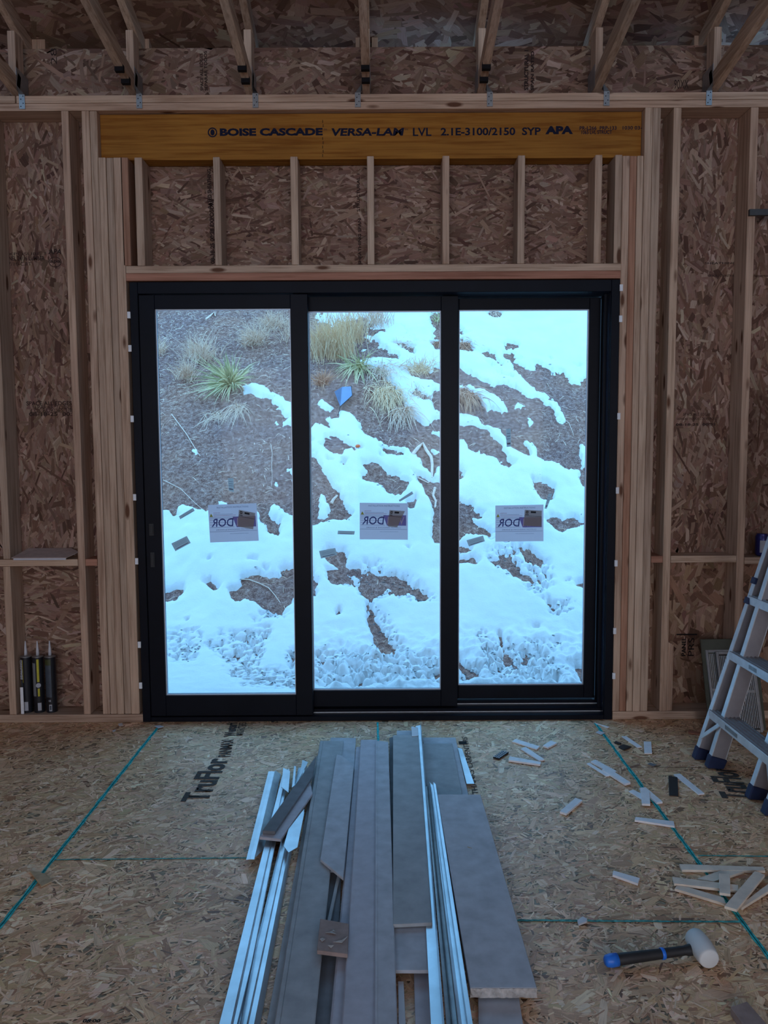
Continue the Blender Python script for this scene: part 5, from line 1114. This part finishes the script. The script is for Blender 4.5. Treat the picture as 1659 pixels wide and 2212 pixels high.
# bar across right edge stud
a, c = W(1618, 466, -.012), W(1690, 452, -.012); b = NB(); bx(b, a.x, c.x+.25, -.020, -.001, a.z, c.z, .001); mk('metal_bar', b, plain('dark_painted_bar', (.07,.07,.07), .5, .3), None, 'dark metal bar fixed across the stud high on the right edge', 'bar')

# ---------------------------------------------------------------- things in the left bays
zc = zBL1 + .0006
fo = thing('paper_folder', 'brown folder full of white sheets lying on the left block', 'folder', (W(95, 1205, .03).x, .04, zc))
def pp(z, pts, th, nm, mat):
    b = NB(); prism(b, [F(a_, c_, z) for a_, c_ in pts], th); return mk(nm, b, mat, fo)
zz = zc + .014
Zl = fr((0,1000),3.6875)
q0, q1 = W(24, 1204, -.045).x, W(143, 1204, -.045).x; q2, q3 = W(60, 1190, .11).x, W(160, 1190, .11).x
b = NB(); prism(b, [Vector((q0, -.045, zz)), Vector((q1, -.045, zz)), Vector((q1+.03, .05, zz+.018)), Vector((q3-.02, .12, zz+.030)), Vector((q2, .12, zz+.030))], .003); mk('cover', b, plain('brown_card', (.48,.37,.33), .8), fo)
b = NB(); prism(b, [Vector((q0+.01, -.043, zz-.0032)), Vector((q1-.003, -.043, zz-.0032)), Vector((q3-.025, .115, zz+.026)), Vector((q2, .115, zz+.026))], .0095); mk('sheet_stack', b, M_paper, fo)
gT = 'caulk cartridges on the bottom plate'
for k, (pxc, lab) in enumerate(((60.5, 'left black caulk tube with a white vertical label'), (86, 'middle black caulk tube with a yellow stripe and round badge'), (112.5, 'right black caulk tube with a grey label and small square'))):
    yc = .055; xc = W(pxc, 1525, yc).x; z0 = zBT + .0006; zt = W(pxc, 1418, yc).z; zn = W(pxc, 1385, yc).z; R_ = .0285
    t = thing('caulk_tube', lab, 'caulk tube', (xc, yc, z0), gT)
    b = NB(); lathe(b, [(R_,z0),(R_,zt-.003),(R_+.0006,zt-.001),(R_+.0006,zt)], xc, yc, 36); mk('cartridge', b, M_tube, t, smooth=False)
    b = NB(); lathe(b, [(R_+.001,zt-.0004),(R_+.001,zt+.0018),(R_-.003,zt+.0018),(.010,zt+.006),(.006,zt+.007)], xc, yc, 36); mk('end_cap', b, M_galvd, t)
    b = NB(); lathe(b, [(.0085,zt+.007),(.0075,zt+.03),(.0028,zn),(.0015,zn+.001)], xc, yc, 20); mk('nozzle', b, M_white, t, 'white tapered nozzle', smooth=True)
    def patch(a_, c_, z_0, z_1, mat, nm='label_patch', e=.0004):
        b = NB(); n_ = 8
        for i in range(n_):
            t0_, t1_ = a_ + (c_-a_)*i/n_, a_ + (c_-a_)*(i+1)/n_
            b.faces.new([b.verts.new((xc + (R_+e)*math.cos(t_), yc + (R_+e)*math.sin(t_), z_)) for t_, z_ in ((t0_, z_0), (t1_, z_0), (t1_, z_1), (t0_, z_1))])
        mk(nm, b, mat, t)
    H_ = zt - z0; f_ = -math.pi/2
    if k == 0:
        patch(f_-1.25, f_-.35, z0+H_*.60, z0+H_*.96, M_tubew); patch(f_-1.2, f_-.35, z0+H_*.30, z0+H_*.58, M_tubeg); patch(f_-.28, f_-.20, z0+H_*.55, z0+H_*.96, M_yel); patch(f_-.5, f_+.5, z0+H_*.04, z0+H_*.20, M_tubew)
        mk('printed_lettering', text_bm('SEALANT', H_*.34, .012, (0,0,1), (-1,0,0), (xc-.008, yc-R_-.0006, z0+H_*.61), .02), M_tubew, t)
    if k == 1:
        patch(f_+.15, f_+.55, z0+H_*.56, z0+H_*.97, M_yel); patch(f_+.2, f_+.55, z0+H_*.30, z0+H_*.44, M_yel); patch(f_+.1, f_+.75, z0+H_*.04, z0+H_*.18, M_tubew); patch(f_-.9, f_-.1, z0+H_*.3, z0+H_*.9, M_sidingd)
        b = NB(); c_ = Vector((xc + (R_+.001)*math.cos(f_+.35), yc + (R_+.001)*math.sin(f_+.35), z0+H_*.50)); d_ = Vector((math.cos(f_+.35), math.sin(f_+.35), 0)); cyl(b, c_ - d_*.002, c_ + d_*.001, [(0,.0125),(1,.0125)], 24); mk('badge', b, M_tubew, t)
    if k == 2:
        patch(f_-.8, f_+.45, z0+H_*.28, z0+H_*.86, M_tubeg); patch(f_-.8, f_+.45, z0+H_*.86, z0+H_*.97, plain('olive_label', (.05,.055,.015), .5)); patch(f_-.1, f_+.42, z0+H_*.03, z0+H_*.15, M_tubew); patch(f_+.0, f_+.32, z0+H_*.05, z0+H_*.13, M_tubeg, e=.0007)
        patch(f_+.12, f_+.25, z0+H_*.20, z0+H_*.235, M_tubew); patch(f_-.12, f_+.0, z0+H_*.20, z0+H_*.235, M_tubew)
b = NB(); pa = W(43, 1485, .012); pb = W(49, 1543, .012); bx(b, pa.x, pa.x+.016, .012, .016, zBT+.0006, pa.z, .0006); mk('wood_sliver', b, M_shim, None, 'small pale sliver standing left of the caulk tubes', 'sliver')
